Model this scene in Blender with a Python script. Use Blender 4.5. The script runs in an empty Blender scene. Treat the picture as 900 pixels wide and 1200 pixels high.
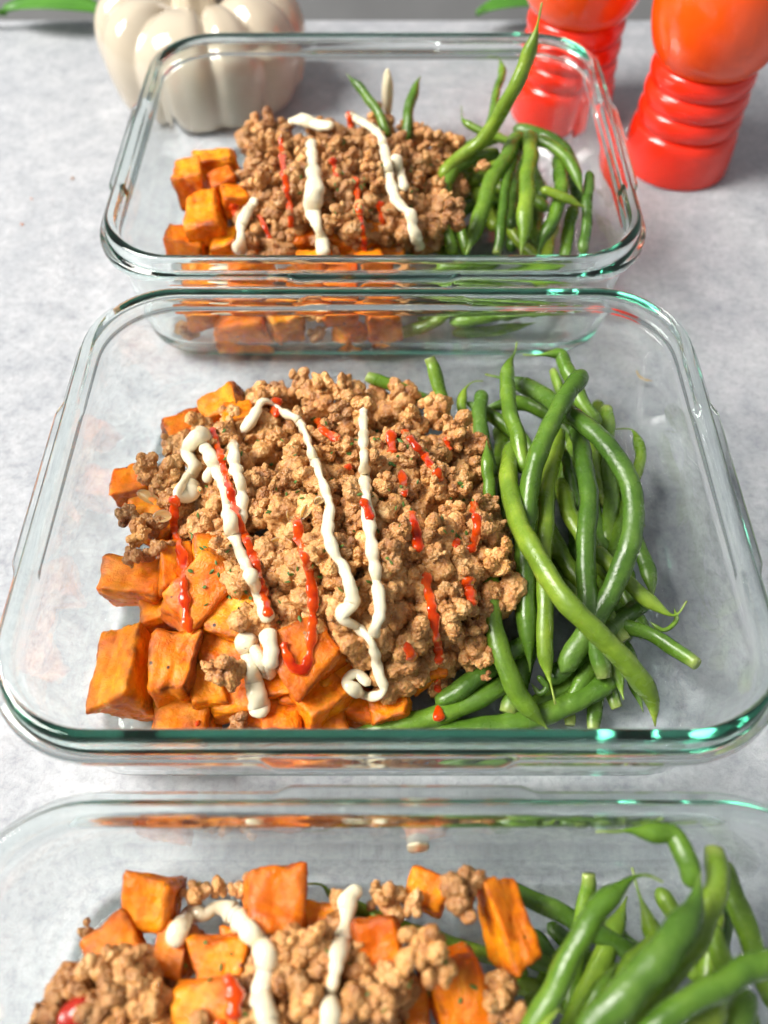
import bpy, bmesh, math, random
import numpy as np
from mathutils import Vector, Matrix, Euler, noise

random.seed(7); np.random.seed(7)
S = 0.01                                   # everything below is written in centimetres
sc = bpy.context.scene
COL = sc.collection

# ------------------------------------------------------------------ camera
F_PX, CAM_Z, TILT = 950.0, 26.26, math.radians(33.4)      # focal length for a 900 px wide picture
cam_d = bpy.data.cameras.new('camera'); cam = bpy.data.objects.new('camera', cam_d)
COL.objects.link(cam); sc.camera = cam
cam.location = (0, 0, CAM_Z * S); cam.rotation_euler = (TILT, 0, 0)
cam_d.sensor_fit = 'HORIZONTAL'; cam_d.sensor_width = 36; cam_d.lens = 36 * F_PX / 900
cam_d.clip_start = 0.005; cam_d.clip_end = 20
cam_d.dof.use_dof = True; cam_d.dof.focus_distance = 0.265; cam_d.dof.aperture_fstop = 9.5

# ------------------------------------------------------------------ world and light
w = bpy.data.worlds.new('World'); sc.world = w; w.use_nodes = True
bg = w.node_tree.nodes['Background']; bg.inputs[0].default_value = (0.94, 0.97, 1.0, 1); bg.inputs[1].default_value = 0.37

def area(name, loc, target, sx, sy, power, col):
    l = bpy.data.lights.new(name, 'AREA'); l.shape = 'RECTANGLE'; l.size = sx * S; l.size_y = sy * S
    l.energy = power; l.color = col
    o = bpy.data.objects.new(name, l); COL.objects.link(o)
    o.location = Vector(loc) * S
    o.rotation_euler = (Vector(target) - Vector(loc)).to_track_quat('-Z', 'Y').to_euler()
    return o
area('window_light', (-128, 18, 142), (0, 20, 2), 80, 96, 86.0, (1.0, 0.965, 0.91))

sc.view_settings.view_transform = 'Standard'; sc.view_settings.look = 'None'
sc.view_settings.exposure = 0.0; sc.view_settings.gamma = 1.0
sc.render.engine = 'CYCLES'
cy = sc.cycles
cy.use_denoising = True
cy.max_bounces = 28; cy.transmission_bounces = 24; cy.glossy_bounces = 24; cy.diffuse_bounces = 4; cy.transparent_max_bounces = 8
cy.sample_clamp_indirect = 25.0; cy.use_adaptive_sampling = True; cy.adaptive_threshold = 0.03; cy.caustics_refractive = True; cy.caustics_reflective = True; cy.blur_glossy = 0.1

# ------------------------------------------------------------------ helpers
CA, SA = math.cos(TILT), math.sin(TILT)
def ray(px, py):
    xc, yc = (px - 450) / F_PX, -(py - 600) / F_PX
    return Vector((xc, yc * CA + SA, yc * SA - CA))
def at(px, py, z):
    d = ray(px, py); t = (z - CAM_Z) / d.z
    return Vector((d.x * t, d.y * t, z))

def link(name, me, mat=None, parent=None, loc=None):
    o = bpy.data.objects.new(name, me); COL.objects.link(o)
    if me is not None and mat is not None and not me.materials: me.materials.append(mat)
    if parent: o.parent = parent
    if loc is not None: o.location = Vector(loc) * S
    return o
def tag(o, label, cat, group=None, kind=None):
    o['label'] = label; o['category'] = cat
    if group: o['group'] = group
    if kind: o['kind'] = kind
    return o
def mesh(name, vs, fs, smooth=True):
    me = bpy.data.meshes.new(name)
    me.from_pydata([tuple(Vector(v) * S) for v in vs], [], fs)
    me.update()
    if smooth: me.shade_smooth()
    return me
def local(me):
    """move a mesh's origin to the middle of its base, return that point in cm"""
    n = len(me.vertices); a = np.empty(n * 3); me.vertices.foreach_get('co', a); a = a.reshape(-1, 3)
    c = np.array([(a[:, 0].min() + a[:, 0].max()) / 2, (a[:, 1].min() + a[:, 1].max()) / 2, a[:, 2].min()])
    me.vertices.foreach_set('co', (a - c).ravel()); me.update()
    return Vector(c) / S
def thing(name, me, mat, label, cat, group=None):
    c = local(me)
    return tag(link(name, me, mat, None, c), label, cat, group)

def catmull(P, n):
    P = [Vector(p) for p in P]
    P = [P[0] * 2 - P[1]] + P + [P[-1] * 2 - P[-2]]
    out = []; segs = len(P) - 3
    L = [max((P[i + 2] - P[i + 1]).length, 1e-6) for i in range(segs)]; tot = sum(L)
    for i in range(segs):
        k = max(2, round(n * L[i] / tot))
        for j in range(k):
            t = j / k; a, b, c, d = P[i:i + 4]
            out.append(0.5 * ((2 * b) + (c - a) * t + (2 * a - 5 * b + 4 * c - d) * t * t + (3 * b - a - 3 * c + d) * t ** 3))
    out.append(P[-2].copy())
    return out
def arclen(pts):
    s = [0.0]
    for i in range(1, len(pts)): s.append(s[-1] + (pts[i] - pts[i - 1]).length)
    return s
def tube(pts, rad, sides=12, squash=1.0, twist=0.0, ridge=0.0):
    """verts, faces and ring index of a capped tube; squash flattens it along its own 'up'"""
    vs, fs = [], []; up = Vector((0, 0, 1)); n = len(pts)
    prev = None
    for i, p in enumerate(pts):
        t = (pts[min(i + 1, n - 1)] - pts[max(i - 1, 0)])
        if t.length < 1e-9: t = Vector((1, 0, 0))
        t.normalize()
        if prev is None:
            sdir = t.cross(up)
            if sdir.length < 0.1: sdir = t.cross(Vector((0, 1, 0)))
        else:
            sdir = prev - t * prev.dot(t)
        sdir.normalize(); prev = sdir
        u = sdir.cross(t)
        if u.z < 0 and squash == 1.0: pass
        for k in range(sides):
            a = 2 * math.pi * k / sides + twist
            rr = rad[i] * (1 + ridge * max(0, math.cos(a - twist)) ** 10)
            ca, sa = math.cos(a) * rr, math.sin(a) * rr
            if twist and squash != 1.0:
                x, y = math.cos(a - twist) * rr, math.sin(a - twist) * rr * squash
                ca = x * math.cos(twist) - y * math.sin(twist); sa = x * math.sin(twist) + y * math.cos(twist)
            else: sa *= squash
            vs.append(p + sdir * ca + u * sa)
    for i in range(n - 1):
        for k in range(sides):
            a, b = i * sides + k, i * sides + (k + 1) % sides
            fs.append((a, b, b + sides, a + sides))
    fs.append(tuple(range(sides - 1, -1, -1))); fs.append(tuple((n - 1) * sides + k for k in range(sides)))
    return vs, fs

# ------------------------------------------------------------------ materials
def mat(name):
    m = bpy.data.materials.new(name); m.use_nodes = True
    nt = m.node_tree; b = nt.nodes['Principled BSDF']
    return m, nt, b
def N(nt, t, **k):
    n = nt.nodes.new(t)
    for a, v in k.items():
        if a.startswith('i_'): n.inputs[a[2:].replace('_', ' ')].default_value = v
        else: setattr(n, a, v)
    return n
def objco(nt, rnd=True):
    tc = N(nt, 'ShaderNodeTexCoord')
    if not rnd: return tc.outputs['Object']
    oi = N(nt, 'ShaderNodeObjectInfo'); ad = N(nt, 'ShaderNodeVectorMath', operation='ADD')
    mu = N(nt, 'ShaderNodeVectorMath', operation='SCALE'); mu.inputs[0].default_value = (1.3, 2.1, 0.7)
    nt.links.new(oi.outputs['Random'], mu.inputs['Scale'])
    nt.links.new(tc.outputs['Object'], ad.inputs[0]); nt.links.new(mu.outputs[0], ad.inputs[1])
    return ad.outputs[0]
def noise_n(nt, co, scale, detail=4, rough=0.55, dist=0.0):
    n = N(nt, 'ShaderNodeTexNoise'); n.inputs['Scale'].default_value = scale; n.inputs['Detail'].default_value = detail
    n.inputs['Roughness'].default_value = rough; n.inputs['Distortion'].default_value = dist
    nt.links.new(co, n.inputs['Vector']); return n.outputs['Fac']
def ramp(nt, f, stops):
    r = N(nt, 'ShaderNodeValToRGB'); e = r.color_ramp.elements
    while len(e) < len(stops): e.new(0.5)
    for q, (p, c) in zip(e, stops):
        q.position = p; q.color = (*c, 1) if len(c) == 3 else c
    nt.links.new(f, r.inputs[0]); return r.outputs[0]
def mix(nt, f, a, b, mode='MIX'):
    m = N(nt, 'ShaderNodeMix', data_type='RGBA', blend_type=mode)
    for s, v in ((0, f), (6, a), (7, b)):
        if hasattr(v, 'links'): nt.links.new(v, m.inputs[s])
        else: m.inputs[s].default_value = v if not isinstance(v, tuple) or len(v) == 4 else (*v, 1)
    return m.outputs[2]
def math_n(nt, op, a, b=0.0, clamp=False):
    m = N(nt, 'ShaderNodeMath', operation=op, use_clamp=clamp)
    for s, v in ((0, a), (1, b)):
        if hasattr(v, 'links'): nt.links.new(v, m.inputs[s])
        else: m.inputs[s].default_value = v
    return m.outputs[0]
def bump(nt, b, h, strength, dist, prev=None):
    n = N(nt, 'ShaderNodeBump'); n.inputs['Strength'].default_value = strength; n.inputs['Distance'].default_value = dist
    nt.links.new(h, n.inputs['Height'])
    if prev: nt.links.new(prev, n.inputs['Normal'])
    nt.links.new(n.outputs[0], b.inputs['Normal']); return n.outputs[0]
def sss(b, wgt, rad, scale):
    b.inputs['Subsurface Weight'].default_value = wgt; b.inputs['Subsurface Radius'].default_value = rad
    b.inputs['Subsurface Scale'].default_value = scale
def attr(nt, name):
    a = N(nt, 'ShaderNodeAttribute', attribute_name=name); return a.outputs['Fac']
M = {}
def m_table():
    m, nt, b = mat('plaster_board'); co = objco(nt, False)
    big = noise_n(nt, co, 9, 5, 0.6, 0.2); mid = noise_n(nt, co, 65, 10, 0.78, 0.25); fine = noise_n(nt, co, 240, 4, 0.6)
    c = ramp(nt, big, [(0.3, (0.29, 0.305, 0.335)), (0.5, (0.37, 0.385, 0.415)), (0.72, (0.45, 0.46, 0.485))])
    c = mix(nt, ramp(nt, mid, [(0.36, (1, 1, 1)), (0.52, (0, 0, 0))]), c, (0.40, 0.405, 0.42), 'MIX') if False else mix(nt, 0.55, c, ramp(nt, mid, [(0.30, (0.15, 0.16, 0.185)), (0.42, (0.32, 0.335, 0.36)), (0.52, (0.41, 0.42, 0.44)), (0.66, (0.55, 0.555, 0.57))]))
    c = mix(nt, 0.45, c, ramp(nt, noise_n(nt, co, 330, 5, 0.7, 0.4), [(0.34, (0.55, 0.56, 0.58)), (0.5, (0.97, 0.97, 0.97)), (0.68, (1.18, 1.18, 1.17))]), 'MULTIPLY')
    v = N(nt, 'ShaderNodeTexVoronoi', feature='DISTANCE_TO_EDGE'); v.inputs['Scale'].default_value = 26
    dn = N(nt, 'ShaderNodeTexNoise'); dn.inputs['Scale'].default_value = 40; dn.inputs['Detail'].default_value = 5; nt.links.new(co, dn.inputs['Vector'])
    ds = N(nt, 'ShaderNodeVectorMath', operation='MULTIPLY_ADD'); ds.inputs[1].default_value = (0.06, 0.06, 0.06)
    nt.links.new(dn.outputs['Color'], ds.inputs[0]); nt.links.new(co, ds.inputs[2]); nt.links.new(ds.outputs[0], v.inputs['Vector'])
    crack = ramp(nt, v.outputs['Distance'], [(0.0, (1, 1, 1)), (0.035, (0, 0, 0))])
    patch = ramp(nt, noise_n(nt, co, 14, 3), [(0.52, (0, 0, 0)), (0.66, (1, 1, 1))])
    k = math_n(nt, 'MULTIPLY', crack, patch)
    c = mix(nt, math_n(nt, 'MULTIPLY', k, 0.35), c, (0.30, 0.31, 0.33))
    pits = ramp(nt, noise_n(nt, co, 120, 3, 0.7, 0.5), [(0.27, (1, 1, 1)), (0.34, (0, 0, 0))])
    c = mix(nt, math_n(nt, 'MULTIPLY', pits, 0.5), c, (0.27, 0.28, 0.29))
    nt.links.new(c, b.inputs['Base Color'])
    nt.links.new(ramp(nt, mid, [(0.3, (0.5,) * 3), (0.7, (0.36,) * 3)]), b.inputs['Roughness'])
    p = bump(nt, b, mid, 0.45, 0.002); p = bump(nt, b, fine, 0.25, 0.0004, p); bump(nt, b, k, -0.4, 0.0006, p)
    b.inputs['Specular IOR Level'].default_value = 0.35
    return m
def m_glass():
    m, nt, b = mat('tempered_glass'); nt.nodes.remove(b)
    g = N(nt, 'ShaderNodeBsdfGlass'); g.inputs['IOR'].default_value = 1.49; g.inputs['Roughness'].default_value = 0.0
    g.inputs['Color'].default_value = (1, 1, 1, 1)
    sm = noise_n(nt, objco(nt, False), 28, 4, 0.6, 1.0); nt.links.new(ramp(nt, sm, [(0.56, (0, 0, 0)), (0.75, (0.05,) * 3)]), g.inputs['Roughness'])
    out = nt.nodes['Material Output']; nt.links.new(g.outputs[0], out.inputs['Surface'])
    a = N(nt, 'ShaderNodeVolumeAbsorption'); a.inputs['Color'].default_value = (0.34, 0.80, 0.68, 1); a.inputs['Density'].default_value = 13
    nt.links.new(a.outputs[0], out.inputs['Volume'])
    co = objco(nt, False)
    n = N(nt, 'ShaderNodeBump'); n.inputs['Strength'].default_value = 0.05; n.inputs['Distance'].default_value = 0.002
    nt.links.new(noise_n(nt, co, 45, 2), n.inputs['Height']); nt.links.new(n.outputs[0], g.inputs['Normal'])
    return m
def m_meat():
    m, nt, b = mat('browned_meat'); co = objco(nt)
    n1 = noise_n(nt, co, 190, 5, 0.6); n2 = noise_n(nt, co, 900, 4, 0.6)
    c = ramp(nt, n1, [(0.27, (0.19, 0.063, 0.014)), (0.41, (0.44, 0.185, 0.052)), (0.55, (0.60, 0.305, 0.100)), (0.72, (0.76, 0.48, 0.21))])
    oi = N(nt, 'ShaderNodeObjectInfo')
    tone = ramp(nt, oi.outputs['Random'], [(0.0, (0.66, 0.60, 0.58)), (0.35, (0.9, 0.88, 0.86)), (0.7, (1.0, 1.0, 1.0)), (1.0, (1.2, 1.18, 1.1))])
    c = mix(nt, 1.0, c, tone, 'MULTIPLY')
    c = mix(nt, ramp(nt, n2, [(0.55, (0, 0, 0)), (0.75, (0.45,) * 3)]), c, (0.70, 0.50, 0.28))
    nt.links.new(c, b.inputs['Base Color'])
    nt.links.new(ramp(nt, noise_n(nt, co, 300, 3), [(0.40, (0.12,) * 3), (0.60, (0.46,) * 3)]), b.inputs['Roughness'])
    b.inputs['Specular IOR Level'].default_value = 0.6
    sss(b, 0.15, (1.0, 0.5, 0.25), 0.0010)
    p = bump(nt, b, n2, 0.9, 0.0009); v = N(nt, 'ShaderNodeTexVoronoi'); v.inputs['Scale'].default_value = 1100; nt.links.new(co, v.inputs['Vector'])
    bump(nt, b, v.outputs['Distance'], -0.5, 0.0005, p)
    return m
def m_potato():
    m, nt, b = mat('roasted_sweet_potato'); co = objco(nt)
    n1 = noise_n(nt, co, 110, 5, 0.6, 0.6)
    c = ramp(nt, n1, [(0.27, (0.52, 0.085, 0.002)), (0.42, (0.80, 0.19, 0.003)), (0.58, (0.92, 0.285, 0.005)), (0.74, (0.96, 0.39, 0.014))])
    oi = N(nt, 'ShaderNodeObjectInfo')
    tone = ramp(nt, oi.outputs['Random'], [(0.0, (0.74, 0.62, 0.55)), (0.3, (0.95, 0.9, 0.8)), (0.65, (1, 1, 1)), (1.0, (1.03, 1.2, 1.6))])
    c = mix(nt, 1.0, c, tone, 'MULTIPLY')
    r = math_n(nt, 'MULTIPLY', attr(nt, 'roast'), ramp(nt, noise_n(nt, co, 160, 4, 0.6), [(0.38, (0.0,) * 3), (0.6, (1.0,) * 3)]))
    c = mix(nt, math_n(nt, 'MULTIPLY', r, 0.85), c, (0.16, 0.030, 0.006))
    ch = ramp(nt, noise_n(nt, co, 70, 5, 0.65, 0.5), [(0.51, (0, 0, 0)), (0.70, (0.75,) * 3)])
    c = mix(nt, ch, c, (0.36, 0.060, 0.004))
    sk = math_n(nt, 'MULTIPLY', attr(nt, 'skin'), ramp(nt, noise_n(nt, co, 90, 4), [(0.3, (0.4,) * 3), (0.6, (1,) * 3)]))
    c = mix(nt, sk, c, (0.16, 0.045, 0.018))
    sp = N(nt, 'ShaderNodeTexVoronoi'); sp.inputs['Scale'].default_value = 190; nt.links.new(co, sp.inputs['Vector'])
    spm = math_n(nt, 'MULTIPLY', ramp(nt, sp.outputs['Distance'], [(0.10, (1, 1, 1)), (0.16, (0, 0, 0))]),
                 ramp(nt, N_sep(nt, sp.outputs['Color']), [(0.72, (0, 0, 0)), (0.74, (1, 1, 1))]))
    c = mix(nt, spm, c, (0.03, 0.012, 0.006))
    nt.links.new(c, b.inputs['Base Color'])
    nt.links.new(ramp(nt, noise_n(nt, co, 240, 3), [(0.38, (0.16,) * 3), (0.62, (0.46,) * 3)]), b.inputs['Roughness'])
    sss(b, 0.45, (1.0, 0.35, 0.05), 0.0035); b.inputs['Specular IOR Level'].default_value = 0.32
    st = N(nt, 'ShaderNodeVectorMath', operation='MULTIPLY'); st.inputs[1].default_value = (1, 1, 3.5); nt.links.new(co, st.inputs[0])
    p = bump(nt, b, noise_n(nt, st.outputs[0], 150, 6, 0.7, 1.2), 0.6, 0.0012)
    bump(nt, b, noise_n(nt, co, 900, 3), 0.4, 0.0005, p)
    return m
def N_sep(nt, colr):
    s = N(nt, 'ShaderNodeSeparateColor'); nt.links.new(colr, s.inputs[0]); return s.outputs[0]
def m_bean():
    m, nt, b = mat('green_bean_skin'); co = objco(nt)
    n1 = noise_n(nt, co, 70, 5, 0.6)
    c = ramp(nt, n1, [(0.3, (0.062, 0.128, 0.011)), (0.5, (0.108, 0.200, 0.017)), (0.72, (0.195, 0.300, 0.032))])
    oi = N(nt, 'ShaderNodeObjectInfo')
    tone = ramp(nt, oi.outputs['Random'], [(0.0, (0.55, 0.66, 0.9)), (0.3, (0.8, 0.9, 0.9)), (0.65, (1.1, 1.08, 1.0)), (1.0, (1.75, 1.4, 1.3))])
    c = mix(nt, 1.0, c, tone, 'MULTIPLY')
    c = mix(nt, math_n(nt, 'MULTIPLY', attr(nt, 'pale'), 0.55), c, (0.34, 0.38, 0.12))
    sp = ramp(nt, noise_n(nt, co, 700, 3), [(0.62, (0, 0, 0)), (0.75, (0.22,) * 3)])
    c = mix(nt, sp, c, (0.20, 0.33, 0.07))
    nt.links.new(c, b.inputs['Base Color'])
    nt.links.new(ramp(nt, noise_n(nt, co, 130, 3), [(0.36, (0.17,) * 3), (0.64, (0.36,) * 3)]), b.inputs['Roughness'])
    sss(b, 0.15, (0.7, 1.0, 0.12), 0.0018)
    p = bump(nt, b, noise_n(nt, co, 600, 5, 0.7), 0.28, 0.0006); bump(nt, b, noise_n(nt, co, 130, 4, 0.6), 0.35, 0.0014, p)
    return m
def m_sauce(name, c1, c2, rough, wgt, rad, scale, spec=0.5):
    m, nt, b = mat(name); co = objco(nt)
    c = ramp(nt, noise_n(nt, co, 160, 4), [(0.35, c1), (0.65, c2)])
    nt.links.new(c, b.inputs['Base Color']); b.inputs['Roughness'].default_value = rough
    b.inputs['Specular IOR Level'].default_value = spec; sss(b, wgt, rad, scale)
    bump(nt, b, noise_n(nt, co, 350, 3), 0.18, 0.0008)
    return m
def m_plain(name, c1, c2, rough, scale=120, coat=0.0, bumpd=0.0, wgt=0.0):
    m, nt, b = mat(name); co = objco(nt, False)
    c = ramp(nt, noise_n(nt, co, scale, 4), [(0.3, c1), (0.7, c2)])
    nt.links.new(c, b.inputs['Base Color']); b.inputs['Roughness'].default_value = rough
    b.inputs['Coat Weight'].default_value = coat; b.inputs['Coat Roughness'].default_value = 0.06
    if bumpd: bump(nt, b, noise_n(nt, co, scale * 2, 4), 0.4, bumpd)
    if wgt: sss(b, wgt, (1, .8, .6), 0.002)
    return m
M['table'] = m_table(); M['glass'] = m_glass(); M['meat'] = m_meat(); M['potato'] = m_potato(); M['bean'] = m_bean()
M['mayo'] = m_sauce('mayonnaise', (0.71, 0.64, 0.45), (0.78, 0.715, 0.53), 0.16, 0.35, (1, 0.9, 0.6), 0.002)
M['hot'] = m_sauce('hot_sauce', (0.50, 0.022, 0.001), (0.86, 0.10, 0.002), 0.10, 0.2, (1, 0.2, 0.05), 0.002, 0.4)
_b = M['hot'].node_tree.nodes['Principled BSDF']; _b.inputs['Transmission Weight'].default_value = 0.3; _b.inputs['IOR'].default_value = 1.4
M['ceramic'] = m_plain('cream_glazed_ceramic', (0.47, 0.40, 0.30), (0.53, 0.46, 0.355), 0.13, 30, 0.8)
M['mill'] = m_plain('red_enamel', (0.78, 0.020, 0.004), (0.84, 0.028, 0.005), 0.16, 20, 0.4)
M['mill_head'] = m_plain('orange_enamel', (0.92, 0.075, 0.003), (0.96, 0.10, 0.004), 0.16, 20, 0.4)
M['leaf'] = m_plain('leaf_green', (0.045, 0.16, 0.015), (0.07, 0.22, 0.02), 0.4, 60, 0, 0.0005)
M['herb'] = m_plain('dried_herb', (0.035, 0.11, 0.012), (0.10, 0.20, 0.03), 0.6, 400)
M['onion'] = m_sauce('cooked_onion', (0.50, 0.28, 0.10), (0.62, 0.40, 0.18), 0.16, 0.6, (1, 0.7, 0.35), 0.003)
M['wall'] = m_plain('grey_plaster', (0.25, 0.25, 0.25), (0.31, 0.31, 0.31), 0.8, 12)
M['tomato'] = m_sauce('tomato_skin', (0.26, 0.012, 0.006), (0.40, 0.02, 0.008), 0.22, 0.3, (1, 0.2, 0.1), 0.003)

# ------------------------------------------------------------------ setting
def box(name, x0, x1, y0, y1, z0, z1, m):
    vs = [(x, y, z) for z in (z0, z1) for y in (y0, y1) for x in (x0, x1)]
    fs = [(0, 2, 3, 1), (4, 5, 7, 6), (0, 1, 5, 4), (2, 6, 7, 3), (0, 4, 6, 2), (1, 3, 7, 5)]
    o = link(name, mesh(name, vs, fs, False), m); o['kind'] = 'structure'; return o
t = box('tabletop', -60, 60, -40, 55.6, -2.0, 0, M['table'])
bv = t.modifiers.new('bevel', 'BEVEL'); bv.width = 0.003; bv.segments = 3
wl = box('wall', -160, 160, 82, 86, -90, 10, M['wall'])

# ------------------------------------------------------------------ glass containers
HX, HY, RC, RIM = 11.0, 8.82, 3.4, 6.0
CON = {'rear': (-0.45, 33.2), 'mid': (0.1, 14.88), 'front': (0.55, -3.45)}
PROFILE = [  # (offset from the outer edge, height, belongs to flange)
    (-2.40, 0.02, 0), (-2.05, 0.02, 0), (-1.78, 0.035, 0), (-1.48, 0.13, 0), (-1.20, 0.34, 0), (-0.99, 0.64, 0), (-0.86, 1.05, 0),
    (-0.71, 1.7, 0), (-0.60, 3.2, 0), (-0.48, 4.7, 0), (-0.43, 4.86, 0), (-0.30, 4.93, 1), (-0.10, 4.96, 1), (-0.02, 5.03, 1), (0.0, 5.12, 1),
    (0.0, 5.30, 1), (-0.03, 5.38, 1), (-0.10, 5.43, 1), (-0.22, 5.46, 1), (-0.28, 5.50, 0), (-0.31, 5.58, 0), (-0.33, 5.80, 0), (-0.37, 5.92, 0),
    (-0.45, 5.99, 0), (-0.55, 6.0, 0), (-0.65, 5.98, 0), (-0.73, 5.90, 0), (-0.77, 5.75, 0), (-0.80, 5.5, 0), (-0.90, 4.2, 0), (-1.00, 2.8, 0),
    (-1.09, 1.7, 0), (-1.19, 1.25, 0), (-1.39, 0.87, 0), (-1.68, 0.61, 0), (-2.02, 0.46, 0), (-2.4, 0.42, 0)]
def outline():
    pts = []   # (corner centre x, y, outward x, y, tab)
    def side(cx0, cy0, cx1, cy1, nx, ny):
        L = math.hypot(cx1 - cx0, cy1 - cy0)
        cuts = [0.02, 0.12]
        h = L / 2
        for s in (-h * .97, -4.2, -3.4, -3.25, -3.1, -2.95, -2.8, -1.5, 0, 1.5, 2.8, 2.95, 3.1, 3.25, 3.4, 4.2, h * .97):
            if abs(s) < h:
                k = (s + h) / L
                tab = {2.8: 1.0, 2.95: 0.88, 3.1: 0.5, 3.25: 0.12}.get(abs(s), 1.0 if abs(s) < 2.8 else 0.0)
                pts.append((cx0 + (cx1 - cx0) * k, cy0 + (cy1 - cy0) * k, nx, ny, tab))
    def corner(cx, cy, a0):
        for i in range(15):
            a = math.radians(a0 + 90 * i / 14); pts.append((cx, cy, math.cos(a), math.sin(a), 0))
    X, Y = HX - RC, HY - RC
    side(X, -Y, X, Y, 1, 0); corner(X, Y, 0); side(X, Y, -X, Y, 0, 1); corner(-X, Y, 90)
    side(-X, Y, -X, -Y, -1, 0); corner(-X, -Y, 180); side(-X, -Y, X, -Y, 0, -1); corner(X, -Y, 270)
    return pts
def glass_mesh():
    O = outline(); n = len(O); vs = []; fs = []
    for e, z, fl in PROFILE:
        for cx, cy, ox, oy, tab in O:
            k = RC + e + (0.16 * tab if fl else 0)
            vs.append((cx + ox * k, cy + oy * k, z))
    m = len(PROFILE)
    for i in range(m - 1):
        for j in range(n):
            a, b = i * n + j, i * n + (j + 1) % n
            fs.append((a, b, b + n, a + n))
    # floor, underside: shrink towards the middle with real rings so that the faces stay flat
    def cap(base, z, flip):
        rings = [list(range(base, base + n))]
        for f in (0.97, 0.5):
            st = len(vs)
            for q in range(n):
                v = vs[base + q]; vs.append((v[0] * f, v[1] * f, z))
            rings.append(list(range(st, st + n)))
        for r0, r1 in zip(rings, rings[1:]):
            for j in range(n):
                q = (r0[j], r1[j], r1[(j + 1) % n], r0[(j + 1) % n]); fs.append(q if flip else q[::-1])
        c = len(vs); vs.append((0, 0, z)); r = rings[-1]
        for j in range(n):
            q = (r[j], c, r[(j + 1) % n]); fs.append(q if flip else q[::-1])
    cap((m - 1) * n, PROFILE[-1][1], False); cap(0, PROFILE[0][1], True)
    me = mesh('glass_container', vs, fs)
    bm = bmesh.new(); bm.from_mesh(me); bmesh.ops.recalc_face_normals(bm, faces=bm.faces); bm.to_mesh(me); bm.free(); me.shade_smooth()
    return me
gm = glass_mesh()
for k, lab in (('mid', 'rectangular glass food container in the middle, its whole rim in view'),
               ('rear', 'rectangular glass food container at the back, in front of pumpkin and mills'),
               ('front', 'rectangular glass food container nearest the viewer, cut off by the picture')):
    g = link('glass_container', gm, M['glass'], None, (*CON[k], 0.0))
    tag(g, lab, 'container', 'glass meal prep containers')
def clampin(c, p, r):
    """keep a food point inside the glass of container c"""
    cx, cy = CON[c]; z = p.z
    if z > 6.2: return p
    z = max(z, 0.44 + r)
    e = 0.80 + (5.5 - min(z, 5.5)) * 0.077 + (max(0, 1.5 - z)) ** 2 * 0.30 + r + 0.03
    x = max(cx - HX + e, min(cx + HX - e, p.x)); y = max(cy - HY + e, min(cy + HY - e, p.y))
    return Vector((x, y, z))

# ------------------------------------------------------------------ ceramic pumpkin
def build_pumpkin(loc):
    R, ribs = 5.8, 10
    root = tag(link('ceramic_pumpkin', None, None, None, (*loc, 0)), 'cream glazed ceramic pumpkin standing behind the rear container', 'pumpkin')
    prof = catmull([(0.02, 0.15, 0), (2.5, 0.1, 0), (4.6, 0.1, 0), (5.3, 0.6, 0), (5.65, 1.8, 0), (5.8, 3.1, 0), (5.6, 4.3, 0), (4.9, 5.25, 0), (3.7, 5.75, 0), (2.5, 5.6, 0), (1.6, 5.0, 0), (0.9, 4.4, 0), (0.02, 4.2, 0)], 70)
    vs, fs = [], []; nu = 198; nv = len(prof)
    for q in prof:
        r, z = max(q.x, 0.01), q.y
        for j in range(nu):
            th = 2 * math.pi * j / nu; g = abs(math.sin((th + 0.10 * math.sin(2 * th + 1) + 0.05 * math.sin(5 * th)) * ribs / 2 + 0.9))
            k = 1 - (0.07 * (1 - g) ** 1.5) * min(1, r / 2)
            vs.append((r * k * math.cos(th), r * k * math.sin(th), z - (0.55 * (1 - g) ** 1.8 if z > 3 else 0) * min(1, (z - 3) / 2) * min(1, r / 2)))
    for i in range(nv - 1):
        for j in range(nu):
            a, b = i * nu + j, i * nu + (j + 1) % nu; fs.append((a, b, b + nu, a + nu))
    link('body', mesh('pumpkin_body', vs, fs), M['ceramic'], root)
    pts = catmull([(0, 0, 3.9), (0.05, 0.0, 4.9), (0.1, 0, 6.0), (0.4, 0.2, 7.2), (1.0, 0.4, 8.2)], 26)
    vs, fs = tube(pts, [1.55 * (1 - 0.45 * min(1, i / 12)) + 0.25 * math.exp(-((i - 26) / 3) ** 2) for i in range(len(pts))], 40)
    for i, v in enumerate(vs):
        k = i % 40; c = pts[i // 40]; vs[i] = c + (v - c) * (1 + 0.12 * math.cos(5 * 2 * math.pi * k / 40))
    link('stem', mesh('pumpkin_stem', vs, fs), M['ceramic'], root)
build_pumpkin((-10.2, 47.4))

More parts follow.
